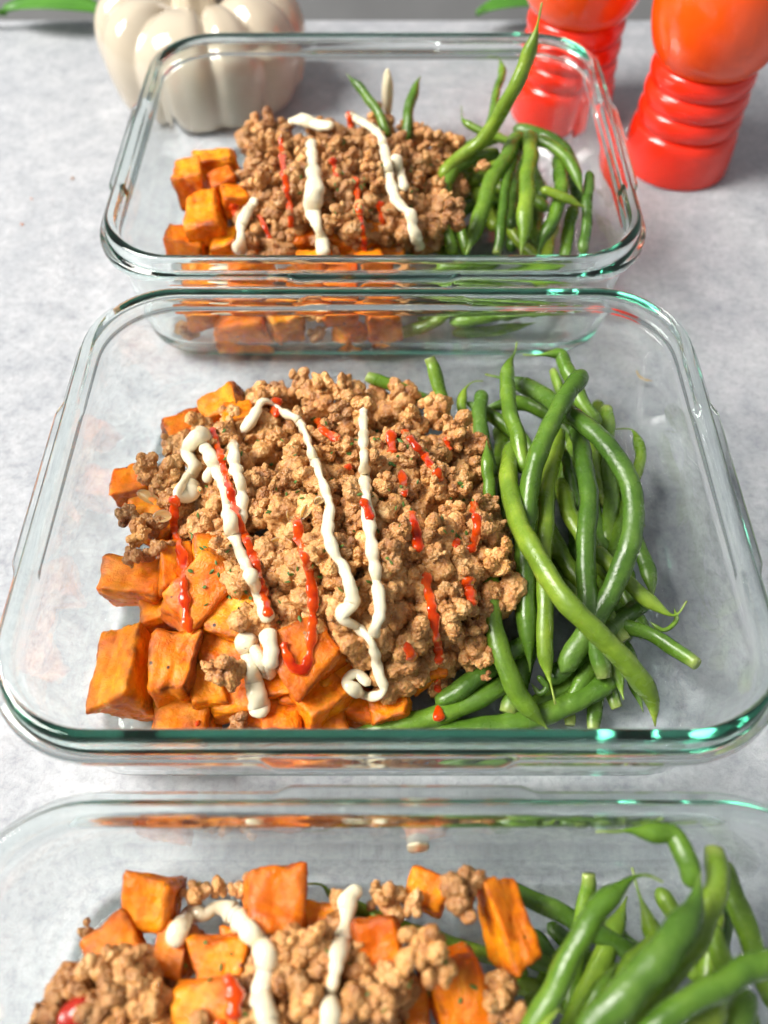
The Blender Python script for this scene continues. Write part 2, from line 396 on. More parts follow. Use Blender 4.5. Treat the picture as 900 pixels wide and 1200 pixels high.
# ------------------------------------------------------------------ pepper mills
def lathe(prof, n=72):
    vs, fs = [], []
    for r, z in prof:
        for j in range(n):
            a = 2 * math.pi * j / n; vs.append((r * math.cos(a), r * math.sin(a), z))
    for i in range(len(prof) - 1):
        for j in range(n):
            a, b = i * n + j, i * n + (j + 1) % n; fs.append((a, b, b + n, a + n))
    fs.append(tuple(range(n - 1, -1, -1))); fs.append(tuple((len(prof) - 1) * n + j for j in range(n)))
    return mesh('lathe', vs, fs)
def build_mill(loc, label):
    root = tag(link('pepper_mill', None, None, None, (*loc, 0)), label, 'mill', 'red mills behind the containers')
    base = [(2.70, 0), (2.80, 0.06), (2.84, 0.2), (2.80, 1.0), (2.75, 1.7), (2.69, 2.08), (2.55, 2.27), (2.36, 2.35), (2.2, 2.37)]
    link('base', lathe(base), M['mill'], root)
    for q in range(3):
        z0 = 2.35 + q * 1.03; R = 2.64 - 0.03 * q
        pr = [(2.1, z0)] + [(R - 0.34 + 0.34 * math.sin(math.pi * (0.08 + 0.84 * k / 12)) ** 0.55, z0 + 1.03 * k / 12) for k in range(13)] + [(2.1, z0 + 1.028)]
        link('ring', lathe(pr), M['mill'], root)
    head = [(2.0, 5.4), (2.30, 5.43), (2.48, 5.55)] + [(q.x, q.y) for q in catmull([(2.50, 5.58, 0), (2.92, 6.3, 0), (3.22, 7.6, 0), (3.15, 9.3, 0), (2.66, 11.0, 0), (2.0, 12.3, 0), (1.1, 13.05, 0), (0.45, 13.2, 0)], 40)] + [(0.42, 13.24), (0.6, 13.5), (0.72, 13.9), (0.6, 14.3), (0.3, 14.5)]
    link('head', lathe(head), M['mill_head'], root)
build_mill((15.75, 40.2), 'shiny red ringed mill on the open table right of the rear container')
build_mill((10.1, 45.0), 'shiny red ringed mill half hidden behind the rear container corner')

# ------------------------------------------------------------------ plant leaves at the table's far edge
def leaf(p0, p1, width, curl, label):
    p0, p1 = Vector(p0), Vector(p1); d = p1 - p0; side = d.cross(Vector((0, 0, 1))).normalized(); n = 14
    root = tag(link('houseplant_leaf', None, None, None, p0), label, 'leaf', 'houseplant leaves behind the table')
    vs, fs = [], []
    for i in range(n + 1):
        t = i / n; wd = width * (math.sin(math.pi * min(1, t * 0.97 + 0.03)) ** 0.75)
        for k in (-1, -0.5, 0, 0.5, 1):
            c = d * t + side * wd * k + Vector((0, 0, curl * math.sin(math.pi * t) + 0.35 * abs(k)))
            vs.append(c)
    for i in range(n):
        for k in range(4):
            a = i * 5 + k; fs.append((a, a + 1, a + 6, a + 5))
    b = link('blade', mesh('leaf_blade', vs, fs), M['leaf'], root)
    so = b.modifiers.new('thickness', 'SOLIDIFY'); so.thickness = 0.0006
    v2, f2 = tube(catmull([d * 0.02, -d * 0.25 + Vector((0, 0, -1)), -d * 0.5 + Vector((0, 3, -12)), -d * 0.5 + Vector((0, 5, -60))], 20), [0.18] * 40, 8)
    link('stalk', mesh('leaf_stalk', v2[:len(v2)], f2), M['leaf'], root)
leaf(at(5, 15, 1), at(130, 20, 1), 1.2, 0.6, 'bright green leaf poking up beyond the table edge left of the pumpkin')
leaf(at(650, 12, 1), at(558, 19, 1), 0.9, 0.5, 'dark green leaf tip beyond the table edge beside the mills')

# ------------------------------------------------------------------ ground meat crumbles
def crumble_mesh(seed, nn, size, vox=0.032):
    rnd = random.Random(seed); bm = bmesh.new(); nod = [(Vector((0, 0, 0)), 0.26)]
    for _ in range(nn):
        b, r0 = min(rnd.sample(nod, min(2, len(nod))), key=lambda q: q[0].length); r = 0.08 + 0.26 * rnd.random() ** 1.6
        d = Vector((rnd.gauss(0, 1), rnd.gauss(0, 1), rnd.gauss(0, 0.75))).normalized()
        nod.append((b + d * (r0 + r) * rnd.uniform(0.62, 0.86), r))
    for c, r in nod:
        mt = Matrix.Translation(c) @ Euler((rnd.random() * 6, rnd.random() * 6, 0)).to_matrix().to_4x4() @ Matrix.Diagonal((r * rnd.uniform(0.8, 1.55), r * rnd.uniform(.7, 1.1), r * rnd.uniform(0.65, 1.1), 1))
        bmesh.ops.create_icosphere(bm, subdivisions=2, radius=1.0, matrix=mt)
    tmp = bpy.data.meshes.new('tmp'); bm.to_mesh(tmp); bm.free()
    o = bpy.data.objects.new('tmp', tmp); COL.objects.link(o)
    rm = o.modifiers.new('r', 'REMESH'); rm.mode = 'VOXEL'; rm.voxel_size = vox
    dg = bpy.context.evaluated_depsgraph_get(); dg.update()
    me = bpy.data.meshes.new_from_object(o.evaluated_get(dg)); bpy.data.objects.remove(o); bpy.data.meshes.remove(tmp)
    off = Vector((seed * 3.1, seed * 1.7, 0)); nv = len(me.vertices)
    cs = []
    for v in me.vertices:
        p = v.co + off
        d1 = noise.voronoi(p * 5.5)[0][0]; d2 = noise.voronoi(p * 12.0)[0][0]
        h = 0.060 * (0.45 - d1) + 0.045 * (0.4 - d2) + 0.035 * noise.noise(p * 20.0) - 0.05 * abs(noise.noise(p * 7.0))
        cs.append(v.co + v.normal * h)
    ext = max(c.length for c in cs); k = size / ext
    me.vertices.foreach_set('co', np.array([c * k * S for c in cs]).ravel()); me.update(); me.shade_smooth(); me.name = 'meat_crumble'
    me.materials.append(M['meat'])
    return me
CR = [crumble_mesh(i + 1, n, s) for i, (n, s) in enumerate(
    [(8, .45), (11, .5), (14, .55), (18, .6), (20, .62), (26, .7), (28, .72), (30, .75), (34, .8), (38, .85), (44, .9), (52, 1.0)])]
CRL = [crumble_mesh(i + 40, n, s, 0.045) for i, (n, s) in enumerate([(18, .6), (22, .65), (26, .7), (30, .75)])]
CSIZE = [.45, .5, .55, .6, .62, .7, .72, .75, .8, .85, .9, 1.0]
def crumble(p, size, label, group, rnd):
    i = min(range(len(CSIZE)), key=lambda q: abs(CSIZE[q] - size) + rnd.random() * 0.14)
    o = link('meat_crumble', CR[i], None, None, p); k = size / CSIZE[i]; o.scale = (k, k, k)
    o.rotation_euler = (rnd.random() * 6.28, rnd.random() * 6.28, rnd.random() * 6.28)
    return tag(o, label, 'meat crumble', group)
def inside(poly, x, y):
    r = False; j = len(poly) - 1
    for i in range(len(poly)):
        (xi, yi), (xj, yj) = poly[i], poly[j]
        if (yi > y) != (yj > y) and x < (xj - xi) * (y - yi) / (yj - yi) + xi: r = not r
        j = i
    return r
def height(anch, x, y):
    s = ws = 0
    for ax, ay, az in anch:
        q = 1 / ((x - ax) ** 2 + (y - ay) ** 2 + 150) ** 1.25; s += q * az; ws += q
    return s / ws
def mound(c, poly, anch, step, smin, smax, label, group, seed):
    lab = label if callable(label) else (lambda x, y: label)
    rnd = random.Random(seed); xs = [p[0] for p in poly]; ys = [p[1] for p in poly]; pts = []
    for _ in range(6000):
        x, y = rnd.uniform(min(xs), max(xs)), rnd.uniform(min(ys), max(ys))
        if inside(poly, x, y) and all((x - a) ** 2 + ((y - b) * 1.15) ** 2 > step ** 2 for a, b in pts): pts.append((x, y))
    for x, y in pts:
        s = rnd.uniform(smin, smax) if rnd.random() < 0.75 else rnd.uniform(smin * 0.8, smin)
        p = at(x, y, height(anch, x, y) + rnd.uniform(-0.6, 0.45) - 0.15)
        crumble(clampin(c, p, s * 0.7), s, lab(x, y), group, rnd)
    # the meat underneath: joined, nobody could count it
    vs, fs, n0 = [], [], 0; arr = []
    for me in CRL:
        a = np.empty(len(me.vertices) * 3); me.vertices.foreach_get('co', a); a = a.reshape(-1, 3)
        li = np.array([list(p.vertices) for p in me.polygons]); arr.append((a, li))
    for (x, y) in pts[::1]:
        for lay in (1, 2):
            if lay == 2 and rnd.random() < 0.3: continue
            a, li = rnd.choice(arr)
            p = at(x + rnd.uniform(-9, 9), y + rnd.uniform(-9, 9), height(anch, x, y)); p.z -= 0.7 * lay
            if p.z < 1.0: continue
            p = clampin(c, p, 0.9)
            R = np.array(Euler((rnd.random() * 6, rnd.random() * 6, 0)).to_matrix())
            vs.append(a @ R.T * rnd.uniform(1.35, 1.7) + np.array(p) * S); fs.append(li + n0); n0 += len(a)
    V = np.vstack(vs); Fq = np.vstack(fs)
    me = bpy.data.meshes.new('ground_meat'); me.from_pydata(V.tolist(), [], Fq.tolist()); me.shade_smooth()
    o = link('ground_meat', me, M['meat'])
    cx, cy = CON[c]
    tag(o, 'loose ground meat packed underneath the crumbles in the %s container' % WHERE[c], 'meat', None, 'stuff')
WHERE = {'mid': 'middle', 'rear': 'rear', 'front': 'front'}

mid_poly = [(205, 520), (232, 500), (290, 470), (330, 440), (390, 438), (440, 450), (500, 462), (548, 490), (566, 540), (566, 580), (588, 615), (598, 655), (590, 690), (566, 725), (566, 752), (540, 764), (500, 774), (465, 778), (432, 766), (405, 746), (390, 728), (340, 722), (312, 735), (288, 700), (262, 650), (240, 622), (208, 600), (195, 560)]
mid_anch = [(210, 540, 2.4), (210, 600, 3.1), (300, 480, 2.6), (330, 442, 1.9), (440, 452, 1.9), (545, 490, 2.2), (566, 570, 3.2), (595, 655, 3.5), (570, 760, 2.6), (500, 785, 2.3), (430, 770, 2.6), (330, 730, 3.6), (285, 690, 3.9), (260, 640, 4.0), (300, 560, 4.1), (380, 520, 4.0), (450, 540, 4.3), (380, 620, 5.0), (450, 640, 5.0), (510, 620, 4.7), (500, 700, 4.1), (430, 710, 4.2), (520, 540, 3.9)]
def mid_label(x, y):
    if y < 500: return 'browned meat crumble along the back edge of the middle mound'
    if x < 262 + (y - 520) * 0.25: return 'meat crumble left of the long sauce covered mayonnaise strand in the middle'
    if x < 350 + (y - 490) * 0.24: return 'meat crumble between the sauce covered and the looping mayonnaise strands'
    if x < 426 + (y - 480) * 0.07: return 'meat crumble between the looping and the straight mayonnaise strands'
    if y > 700: return 'meat crumble on the front slope of the middle mound beside the beans'
    return 'meat crumble right of the straight mayonnaise strand, upper part' if y < 590 else 'meat crumble right of the straight mayonnaise strand, lower part'
def rear_label(x, y):
    if x < 350: return 'meat crumble left of the thick centre mayonnaise strand in the rear'
    if x < 452: return 'meat crumble between the two main mayonnaise strands in the rear'
    return 'meat crumble right of the long mayonnaise strand in the rear'
mid_anch = [(x, y, z + (0.55 if z >= 4.2 else 0.2 if z > 3.5 else 0)) for x, y, z in mid_anch]
mound('mid', mid_poly, mid_anch, 24, 0.52, 1.02, mid_label, 'meat crumbles in the middle mound', 11)
rear_poly = [(297, 152), (312, 142), (345, 152), (400, 138), (432, 128), (472, 142), (505, 152), (540, 172), (540, 195), (515, 205), (525, 235), (500, 262), (460, 250), (440, 245), (420, 260), (370, 262), (345, 268), (320, 280), (292, 262), (282, 230), (285, 195)]
rear_anch = [(300, 155, 4.0), (400, 140, 4.2), (500, 155, 4.0), (540, 185, 4.4), (520, 240, 4.6), (440, 240, 5.0), (350, 262, 4.2), (290, 240, 4.0), (300, 200, 4.8), (350, 200, 5.6), (420, 190, 5.8), (480, 190, 5.4)]
mound('rear', rear_poly, rear_anch, 17.5, 0.52, 0.82, rear_label, 'meat crumbles in the rear mound', 12)

mound('front', [(30, 1215), (60, 1180), (110, 1130), (165, 1125), (190, 1165), (200, 1215)], [(40, 1205, 3.6), (150, 1130, 3.6), (120, 1175, 4.2), (180, 1200, 4.0)], 34, .6, .9,
      'meat crumble in the clump at the left corner of the front container', 'meat crumbles in the front left clump', 13)
mound('front', [(295, 1140), (320, 1095), (375, 1095), (400, 1130), (460, 1160), (470, 1215), (290, 1215)], [(340, 1100, 3.6), (440, 1170, 3.9), (300, 1200, 3.7), (380, 1180, 4.0)], 34, .6, .9,
      'meat crumble in the clump around the front mayonnaise strands', 'meat crumbles in the front centre clump', 14)
MC = random.Random(5)
def crumbs(c, lst, label, group):
    for q in lst:
        px, py, z, s = q[:4]
        crumble(clampin(c, at(px, py, z), s * 0.7), s, q[4] if len(q) > 4 else (label(px, py) if callable(label) else label), group, MC)
crumbs('mid', [(160, 625, 3.5, 0.8), (150, 605, 3.2, 0.7), (158, 650, 3.5, 0.7), (178, 612, 3.3, .6), (188, 640, 3.5, .6), (172, 552, 3.0, .75), (195, 556, 3.1, .7), (185, 575, 3.0, .55), (205, 580, 3.3, .6)],
       'meat crumble strung along the left edge of the middle mound', 'meat crumbles left of the middle mound')
crumbs('mid', [(262, 785, 3.4, 0.85, 'lone meat crumble lying on sweet potato at the middle container front left'),
               (280, 852, 1.6, 0.9, 'meat crumble low at the front glass between sweet potato cubes'),
               (570, 793, 2.4, 0.22, 'tiny loose meat crumb lying on the green beans'),
               (560, 765, 2.7, 0.75, 'knobbly meat crumble hanging over the beans at the mound front right'),
               (586, 655, 4.0, 0.85, 'rightmost meat crumble of the middle mound, against the beans'),
               (568, 618, 4.5, 0.85, 'large pale meat crumble with a sauce drop at the mound right edge'),
               (530, 505, 3.8, 0.95, 'large pale meat crumble at the upper right of the middle mound'),
               (350, 448, 2.6, .7, 'meat crumble standing highest at the back of the middle mound')], '', 'single meat crumbles')
crumbs('rear', [(562, 196, 5.0, 0.55, 'small meat crumble lying alone on the rear beans'), (530, 245, 5.2, 1.0, 'big pale meat crumble over the beans in the rear container'),
                (310, 160, 5.0, 0.8, 'tall meat crumble at the rear mound left corner'), (505, 165, 5.0, .8, 'meat crumble on the rear mound beside the bean tip')], '', 'single meat crumbles')
crumbs('front', [(540, 1040, 4.4, 0.8), (545, 1060, 4.2, 0.6), (500, 1105, 4.8, 0.95), (515, 1140, 4.5, 0.65), (487, 1060, 3.4, 0.55), (455, 1058, 3.4, 0.6), (440, 1045, 3.0, .5), (398, 1052, 3.2, 0.55),
                 (348, 1105, 4.2, 0.85), (330, 1120, 4.0, .65), (372, 1120, 4.0, 0.75), (430, 1165, 4.4, 0.8), (450, 1185, 4.3, .7), (405, 1185, 4.3, .7), (585, 1165, 3.6, 0.75), (600, 1190, 3.5, .7), (240, 1042, 2.7, 0.5), (225, 1050, 2.6, .45), (255, 1040, 2.7, .45), (280, 1040, 2.8, 0.55),
                 (140, 1125, 4.0, 0.8), (115, 1140, 4.0, 0.75), (155, 1150, 4.1, 0.75), (85, 1165, 4.0, 0.75), (60, 1185, 3.9, 0.7), (120, 1175, 4.3, 0.8), (165, 1185, 4.2, .7), (95, 1200, 4.1, .7), (45, 1205, 3.8, .6), (140, 1205, 4.3, .7), (175, 1165, 4.0, .6),
                 (300, 1150, 3.7, 0.7), (345, 1155, 4.2, 0.75), (365, 1180, 4.3, 0.75), (330, 1195, 4.2, .7), (290, 1195, 4.0, .7), (240, 1205, 4.3, .5), (390, 1140, 4.1, .6), (415, 1120, 3.9, .45), (103, 1092, 2.4, .4)],
       lambda x, y: 'meat crumble along the back glass of the front container, left part' if y < 1060 and x < 300 else 'meat crumble left of the caramelised cube in the front container' if x < 200 else
       'meat crumble by the thick curved mayonnaise strand in the front' if x < 385 else 'large pale meat crumble between slab and glossy cube in the front' if 490 <= x <= 550 else
       'meat crumble under the long upright slab beside the front beans' if x > 570 else 'meat crumble right of the straight front mayonnaise strand', 'meat crumbles in the front container')

# ------------------------------------------------------------------ sweet potato cubes
def cube_mesh(dims, seed, skin):
    rnd = random.Random(seed); bm = bmesh.new(); bmesh.ops.create_cube(bm, size=2.0)
    bmesh.ops.subdivide_edges(bm, edges=bm.edges, cuts=15, use_grid_fill=True)
    J = {(a, b, c): Vector((rnd.gauss(0, .17), rnd.gauss(0, .17), rnd.gauss(0, .17))) for a in (0, 1) for b in (0, 1) for c in (0, 1)}
    off = Vector((seed * 2.3, seed * 0.7, 0)); roast, sk = [], []; bev = rnd.uniform(0.16, 0.34)
    for v in bm.verts:
        u = v.co.copy(); a = sorted((abs(u.x), abs(u.y), abs(u.z)))
        edge = max(0.0, (a[1] - 0.62) / 0.38); roast.append(min(1, edge ** 1.5 + 0.25 * (noise.noise(u * 1.3 + off) > 0.25)))
        sk.append(1.0 if skin and u.x * skin > 0.97 else 0.0)
        inner = Vector([max(-(1 - bev), min(1 - bev, q)) for q in u]); dd = u - inner
        p = inner + (dd.normalized() * bev if dd.length > 1e-6 else dd)
        f = Vector((0, 0, 0))
        for (i, j, k), jv in J.items():
            f += jv * ((1 + u.x) / 2 if i else (1 - u.x) / 2) * ((1 + u.y) / 2 if j else (1 - u.y) / 2) * ((1 + u.z) / 2 if k else (1 - u.z) / 2)
        p = p + f
        n = u.normalized()
        p = p + n * (0.14 * noise.noise(u * 1.4 + off) + 0.07 * noise.noise(u * 3.7 + off) + 0.035 * noise.noise(u * 8 + off))
        sag = 1 - 0.07 * (1 - a[1]) * (1 - a[0])     # cut faces dish in a little as they roast
        v.co = Vector((p.x * dims[0] / 2, p.y * dims[1] / 2, p.z * dims[2] / 2)) * sag * S
    me = bpy.data.meshes.new('sweet_potato_cube'); bm.to_mesh(me); bm.free(); me.shade_smooth()
    for nm, dat in (('roast', roast), ('skin', sk)):
        A = me.attributes.new(nm, 'FLOAT', 'POINT'); A.data.foreach_set('value', dat)
    me.materials.append(M['potato'])
    return me
PS = [0]
def potato(c, px, py, z, dims, yaw, tilt, label, skin=0, world=None):
    dims = tuple(q * (0.84 if c == 'front' else 0.93) for q in dims)
    PS[0] += 1; p = at(px, py, z) if world is None else Vector(world)
    p = clampin(c, p, min(dims) * 0.52)
    o = link('sweet_potato_cube', cube_mesh(dims, PS[0], skin), None, None, p)
    o.rotation_euler = (math.radians(tilt[0]), math.radians(tilt[1]), math.radians(yaw))
    return tag(o, label, 'sweet potato', 'roasted sweet potato cubes in the %s container' % WHERE[c])
for a in [
    (153, 793, 1.75, (1.55, 2.7, 2.3), 4, (0, -14), 'tall orange cube, leftmost of the front pair in the middle container'),
    (210, 785, 2.15, (1.7, 2.5, 2.4), 2, (4, 6), 'pale roasted slab facing up beside the leftmost front cube', 1),
    (212, 852, 1.35, (2.1, 1.7, 1.5), -3, (0, 0), 'flat cube with a red sauce drop at the front glass'),
    (156, 682, 2.2, (2.0, 1.7, 1.6), -8, (8, -4), 'split sided cube at the middle container left, under meat crumbles'),
    (192, 716, 1.5, (1.4, 1.3, 1.4), 20, (0, 10), 'small brown edged cube tucked behind the front pair'),
    (240, 695, 3.0, (1.9, 2.6, 1.4), -38, (12, 8), 'big glossy wedge leaning under the left sauce streak'),
    (206, 668, 2.9, (1.2, 1.7, 1.3), 15, (0, 20), 'rounded soft cube with a herb fleck beside the big wedge'),
    (272, 728, 2.6, (1.5, 1.9, 1.4), -20, (0, 0), 'cube half under the meat beside the long mayonnaise strand'),
    (262, 768, 1.9, (1.7, 1.6, 1.5), 8, (0, 0), 'dark cube underneath the lone crumble at the front left'),
    (280, 818, 1.5, (1.7, 1.3, 1.3), 5, (0, 0), 'bright cube edge below the lone crumble near the mayonnaise end'),
    (362, 768, 3.0, (2.0, 2.1, 1.6), 32, (14, -8), 'glossy cube carrying the bottom of the curved red sauce streak'),
    (376, 820, 1.9, (1.6, 1.6, 1.5), 38, (0, 10), 'dark roasted cube in front of the glossy sauce cube'),
    (338, 842, 1.4, (1.3, 1.6, 1.7), 0, (0, 0), 'cube standing at the front glass right of the mayonnaise end'),
    (386, 850, 1.05, (1.3, 1.2, 1.1), 12, (0, 0), 'low small cube at the front glass beside the bean tip'),
    (400, 790, 1.9, (1.3, 1.5, 1.4), 10, (0, 0), 'brownish cube behind the curled mayonnaise loop'),
    (457, 828, 1.25, (1.5, 1.1, 1.1), 12, (0, 0), 'dark orange cube lying alone between mayonnaise loop and beans'),
    (264, 478, 2.0, (1.9, 1.4, 1.7), 28, (0, -12), 'dark sided cube at the back left of the middle mound', 1),
    (214, 504, 1.3, (1.6, 1.2, 1.1), 22, (0, 0), 'thin cube end sticking out at the back left', -1),
    (278, 488, 2.6, (1.1, 1.0, .9), 10, (0, 0), 'little cube top beside the first mayonnaise loop'),
    (160, 570, 1.8, (1.4, 1.6, 1.3), 12, (0, 0), 'orange cube half under crumbles at the left edge'),
    (176, 600, 2.5, (1.2, 1.1, 1.0), 30, (10, 0), 'round caramelised cube between left edge crumbles'),
    (190, 620, 2.4, (1.3, 1.4, 1.0), -20, (0, 0), 'yellow soft cube between the left edge crumbles'),
    (252, 655, 3.0, (1.5, 1.6, 1.3), 10, (0, 0), 'cube shaded beneath the meat above the big wedge'),
    (495, 782, 1.7, (1.3, 1.2, 1.2), 25, (0, 0), 'small cube peeping out under the mound front'),
    (300, 840, 1.2, (1.3, 1.3, 1.2), 0, (0, 0), 'cube under the mayonnaise end at the front glass'),
    (232, 835, 0.95, (1.5, 1.4, 1.0), 0, (0, 0), 'low dark cube behind the flat front cube'),
    (425, 832, 1.1, (1.2, 1.1, 1.1), -20, (0, 0), 'small cube under the mayonnaise loop at the front glass'),
    (318, 800, 2.0, (1.2, 1.3, 1.2), 20, (8, 0), 'cube between the mayonnaise heap and the glossy sauce cube'),
    (352, 812, 1.8, (1.1, 1.2, 1.2), -12, (0, 6), 'small cube below the hook of the red sauce streak'),
    (245, 808, 1.8, (1.1, 1.3, 1.3), 12, (0, 0), 'narrow dark cube right of the pale roasted slab'),
    ]: potato('mid', *a)
for a in [
    (222, 214, 4.0, (1.4, 1.7, 1.6), 5, (0, -8), 'upper left cube in the rear container'),
    (252, 193, 3.9, (2.1, 1.0, 1.2), 6, (0, 0), 'flat topped cube furthest back in the rear container'),
    (262, 214, 4.1, (1.3, 1.2, 1.2), 25, (0, 0), 'small cube beside the upper left rear cube'),
    (244, 258, 3.7, (1.7, 2.4, 1.6), 10, (6, -6), 'long orange slab at the left of the rear container'),
    (226, 291, 2.7, (1.7, 1.4, 1.5), -8, (0, 0), 'cube at the rear container front left, crossing the rim line'),
    (265, 290, 2.8, (1.5, 1.4, 1.5), 15, (0, 0), 'cube next to the short mayonnaise strand in the rear container'),
    (356, 284, 3.2, (1.4, 1.7, 1.4), 10, (0, 0), 'yellow cube beside the thick rear mayonnaise strand'),
    (322, 294, 2.9, (1.5, 1.3, 1.4), -12, (0, 0), 'cube under the left rear sauce streak'),
    (408, 282, 3.4, (1.8, 1.6, 1.5), -15, (0, 0), 'shiny dark cube right of the thick rear mayonnaise strand'),
    (438, 270, 3.8, (1.3, 1.4, 1.3), 20, (0, 0), 'shiny cube with sauce runs at the rear mound front'),
    (455, 295, 2.9, (1.5, 1.3, 1.4), 0, (0, 0), 'cube under the rear mound front beside the beans'),
    (0, 0, 0, (2.6, 1.6, 1.9), 4, (0, 0), 'wide cube pressed to the rear container front glass', 0, (-6.1, 26.3, 1.5)),
    (0, 0, 0, (1.7, 1.5, 1.9), 20, (0, 0), 'bright cornered cube behind the rear front glass', 0, (-4.2, 26.4, 1.9)),
    (0, 0, 0, (1.6, 1.4, 1.2), 8, (0, 0), 'upper cube behind the rear front glass near the middle', 0, (-1.75, 26.3, 2.7)),
    (0, 0, 0, (1.5, 1.4, 1.4), 40, (0, 0), 'lower pointed cube behind the rear front glass', 0, (-1.4, 26.3, 1.2)),
    (0, 0, 0, (1.5, 1.4, 1.8), 10, (0, 0), 'cube with a red sauce run behind the rear front glass', 0, (0.0, 26.3, 1.8)),
    (0, 0, 0, (1.6, 1.4, 1.6), 10, (0, 0), 'cube in the rear front glass left corner', 0, (-7.7, 26.8, 2.2)),
    (276, 236, 3.9, (1.2, 1.2, 1.1), 20, (0, 8), 'small cube half under the rear mound left edge'),
    (262, 240, 3.3, (1.3, 1.3, 1.2), -15, (0, 0), 'cube between the long slab and the rear mound'),
    (0, 0, 0, (1.8, 1.4, 1.4), 15, (0, 0), 'cube in the upper row behind the rear front glass, left', 0, (-5.6, 27.0, 3.3)),
    (0, 0, 0, (1.6, 1.4, 1.4), -10, (0, 0), 'cube in the upper row behind the rear front glass, centre', 0, (-3.0, 27.2, 3.4)),
    (0, 0, 0, (1.5, 1.4, 1.4), 25, (0, 0), 'cube in the upper row behind the rear front glass, right', 0, (-0.4, 27.2, 3.4)),
    ]: potato('rear', *a)
for x, y, z, q in [(-8.7, 26.6, 1.3, .75), (-2.95, 26.3, 2.5, .8), (-2.85, 26.3, 1.3, .7), (-8.3, 26.9, 2.4, .6), (0.9, 26.5, 3.1, .7), (-4.9, 26.2, .95, .45)]:
    crumble(clampin('rear', Vector((x, y, z)), q * .7), q, 'meat crumble pressed behind the front glass of the rear container', 'meat crumbles behind the rear glass', MC)
for a in [
    (178, 1057, 2.6, (1.65, 1.55, 1.5), -6, (10, 0), 'caramelised cube at the back left of the front container', 0),
    (320, 1062, 3.3, (1.6, 1.8, 1.7), 14, (0, 8), 'plump orange cube against the front container back glass'),
    (260, 1126, 3.0, (1.45, 1.5, 1.5), 4, (0, 0), 'peppered cube under the thick curved mayonnaise'),
    (240, 1178, 3.9, (1.75, 1.5, 1.5), 6, (0, 0), 'bright lit cube with red sauce on its right corner'),
    (138, 1112, 2.7, (1.7, 1.5, 1.3), 30, (0, 0), 'cube half covered by crumbles at the front container left'),
    (370, 1080, 2.9, (1.1, 1.0, 1.1), -10, (0, 0), 'small cube between the two mayonnaise strands'),
    (446, 1115, 3.5, (1.35, 1.9, 1.5), 8, (10, 0), 'glossy cube right of the straight mayonnaise strand'),
    (590, 1080, 3.6, (1.05, 2.5, 1.5), 17, (8, 14), 'long upright slab next to the front beans'),
    (500, 1044, 2.7, (1.2, 1.1, 1.0), -18, (0, 0), 'corner of a cube behind the front crumbles at the back glass'),
    (535, 1165, 3.0, (1.7, 2.2, 1.5), 20, (14, 0), 'smooth slab sloping under the big pale front crumble'),
    (206, 1118, 2.5, (1.1, 1.6, 1.4), 0, (0, 0), 'skin covered brownish piece left of the peppered cube', 1),
    (285, 1120, 2.2, (1.4, 1.5, 1.3), 0, (0, 0), 'dark cube shaded behind the mayonnaise strand'),
    (470, 1180, 2.8, (1.5, 1.6, 1.4), 0, (0, 0), 'cube low among crumbles at the picture bottom'),
    (310, 1170, 2.6, (1.6, 1.6, 1.4), 0, (0, 0), 'cube low under the thick mayonnaise end'),
    ]: potato('front', *a)

# ------------------------------------------------------------------ green beans
BR = random.Random(21)
def bean_mesh(P, r, e0, e1):
    pts = catmull(P, 44); wob = BR.random() * 99
    pts = [p + Vector((noise.noise(Vector((i * 0.12, wob, 0))), noise.noise(Vector((i * 0.12, wob, 5))), 0.5 * noise.noise(Vector((i * 0.12, wob, 9))))) * min(0.13, 0.018 * arclen(pts)[-1]) for i, p in enumerate(pts)]
    s = arclen(pts); L = s[-1]; rad, pale = [], []
    ph = BR.random() * 6; pods = L / BR.uniform(0.95, 1.25)
    def end(kind, d):
        if kind == 'round': return (math.sqrt(max(0, 1 - (1 - min(1, d / (r * 1.5))) ** 2)) * 0.97 + 0.03, 0)
        if kind == 'cut': return (0.80 + 0.20 * min(1, d / (r * 1.6)), max(0, 1 - d / 0.35))
        if kind == 'tip':
            k = min(1, d / (r * 4.2)); return (0.06 + 0.94 * (k * k * (3 - 2 * k)) ** 0.8, 0.4 * max(0, 1 - d / 0.5))
        k = min(1, max(0, d - 0.55) / (r * 4.0)); return (0.13 + 0.87 * (k * k * (3 - 2 * k)), max(0, 1 - d / 0.7))   # tail
    for q in s:
        a, pa = end(e0, q); b, pb = end(e1, L - q)
        rad.append(r * a * b * (1 + 0.04 * math.sin(2 * math.pi * pods * q / max(L, .1) + ph)) * (1 + 0.045 * noise.noise(Vector((q * 1.1, ph, 0))))); pale.append(max(pa, pb))
    sides = 16; tw = BR.random() * 3.14
    vs, fs = tube(pts, rad, sides, BR.uniform(0.84, 0.93), tw + 0.01, 0.05)
    me = mesh('green_bean', vs, fs)
    A = me.attributes.new('pale', 'FLOAT', 'POINT'); A.data.foreach_set('value', [pale[i // sides] for i in range(len(vs))])
    return me
def bean(c, P, r, ends, label, world=False):
    r *= {'front': 0.74, 'mid': 0.94, 'rear': 0.92}[c]
    Q = [clampin(c, Vector(p) if world else at(*p), r) for p in P]
    return thing('green_bean', bean_mesh(Q, r, *ends), M['bean'], label, 'green bean', 'green beans in the %s container' % WHERE[c])
RT, TR, CC, TT, TC, RC_ = ('round', 'tip'), ('tail', 'round'), ('cut', 'cut'), ('tail', 'tip'), ('tail', 'cut'), ('round', 'cut')
low = 'dark bean low in the tangled pile of the middle container'
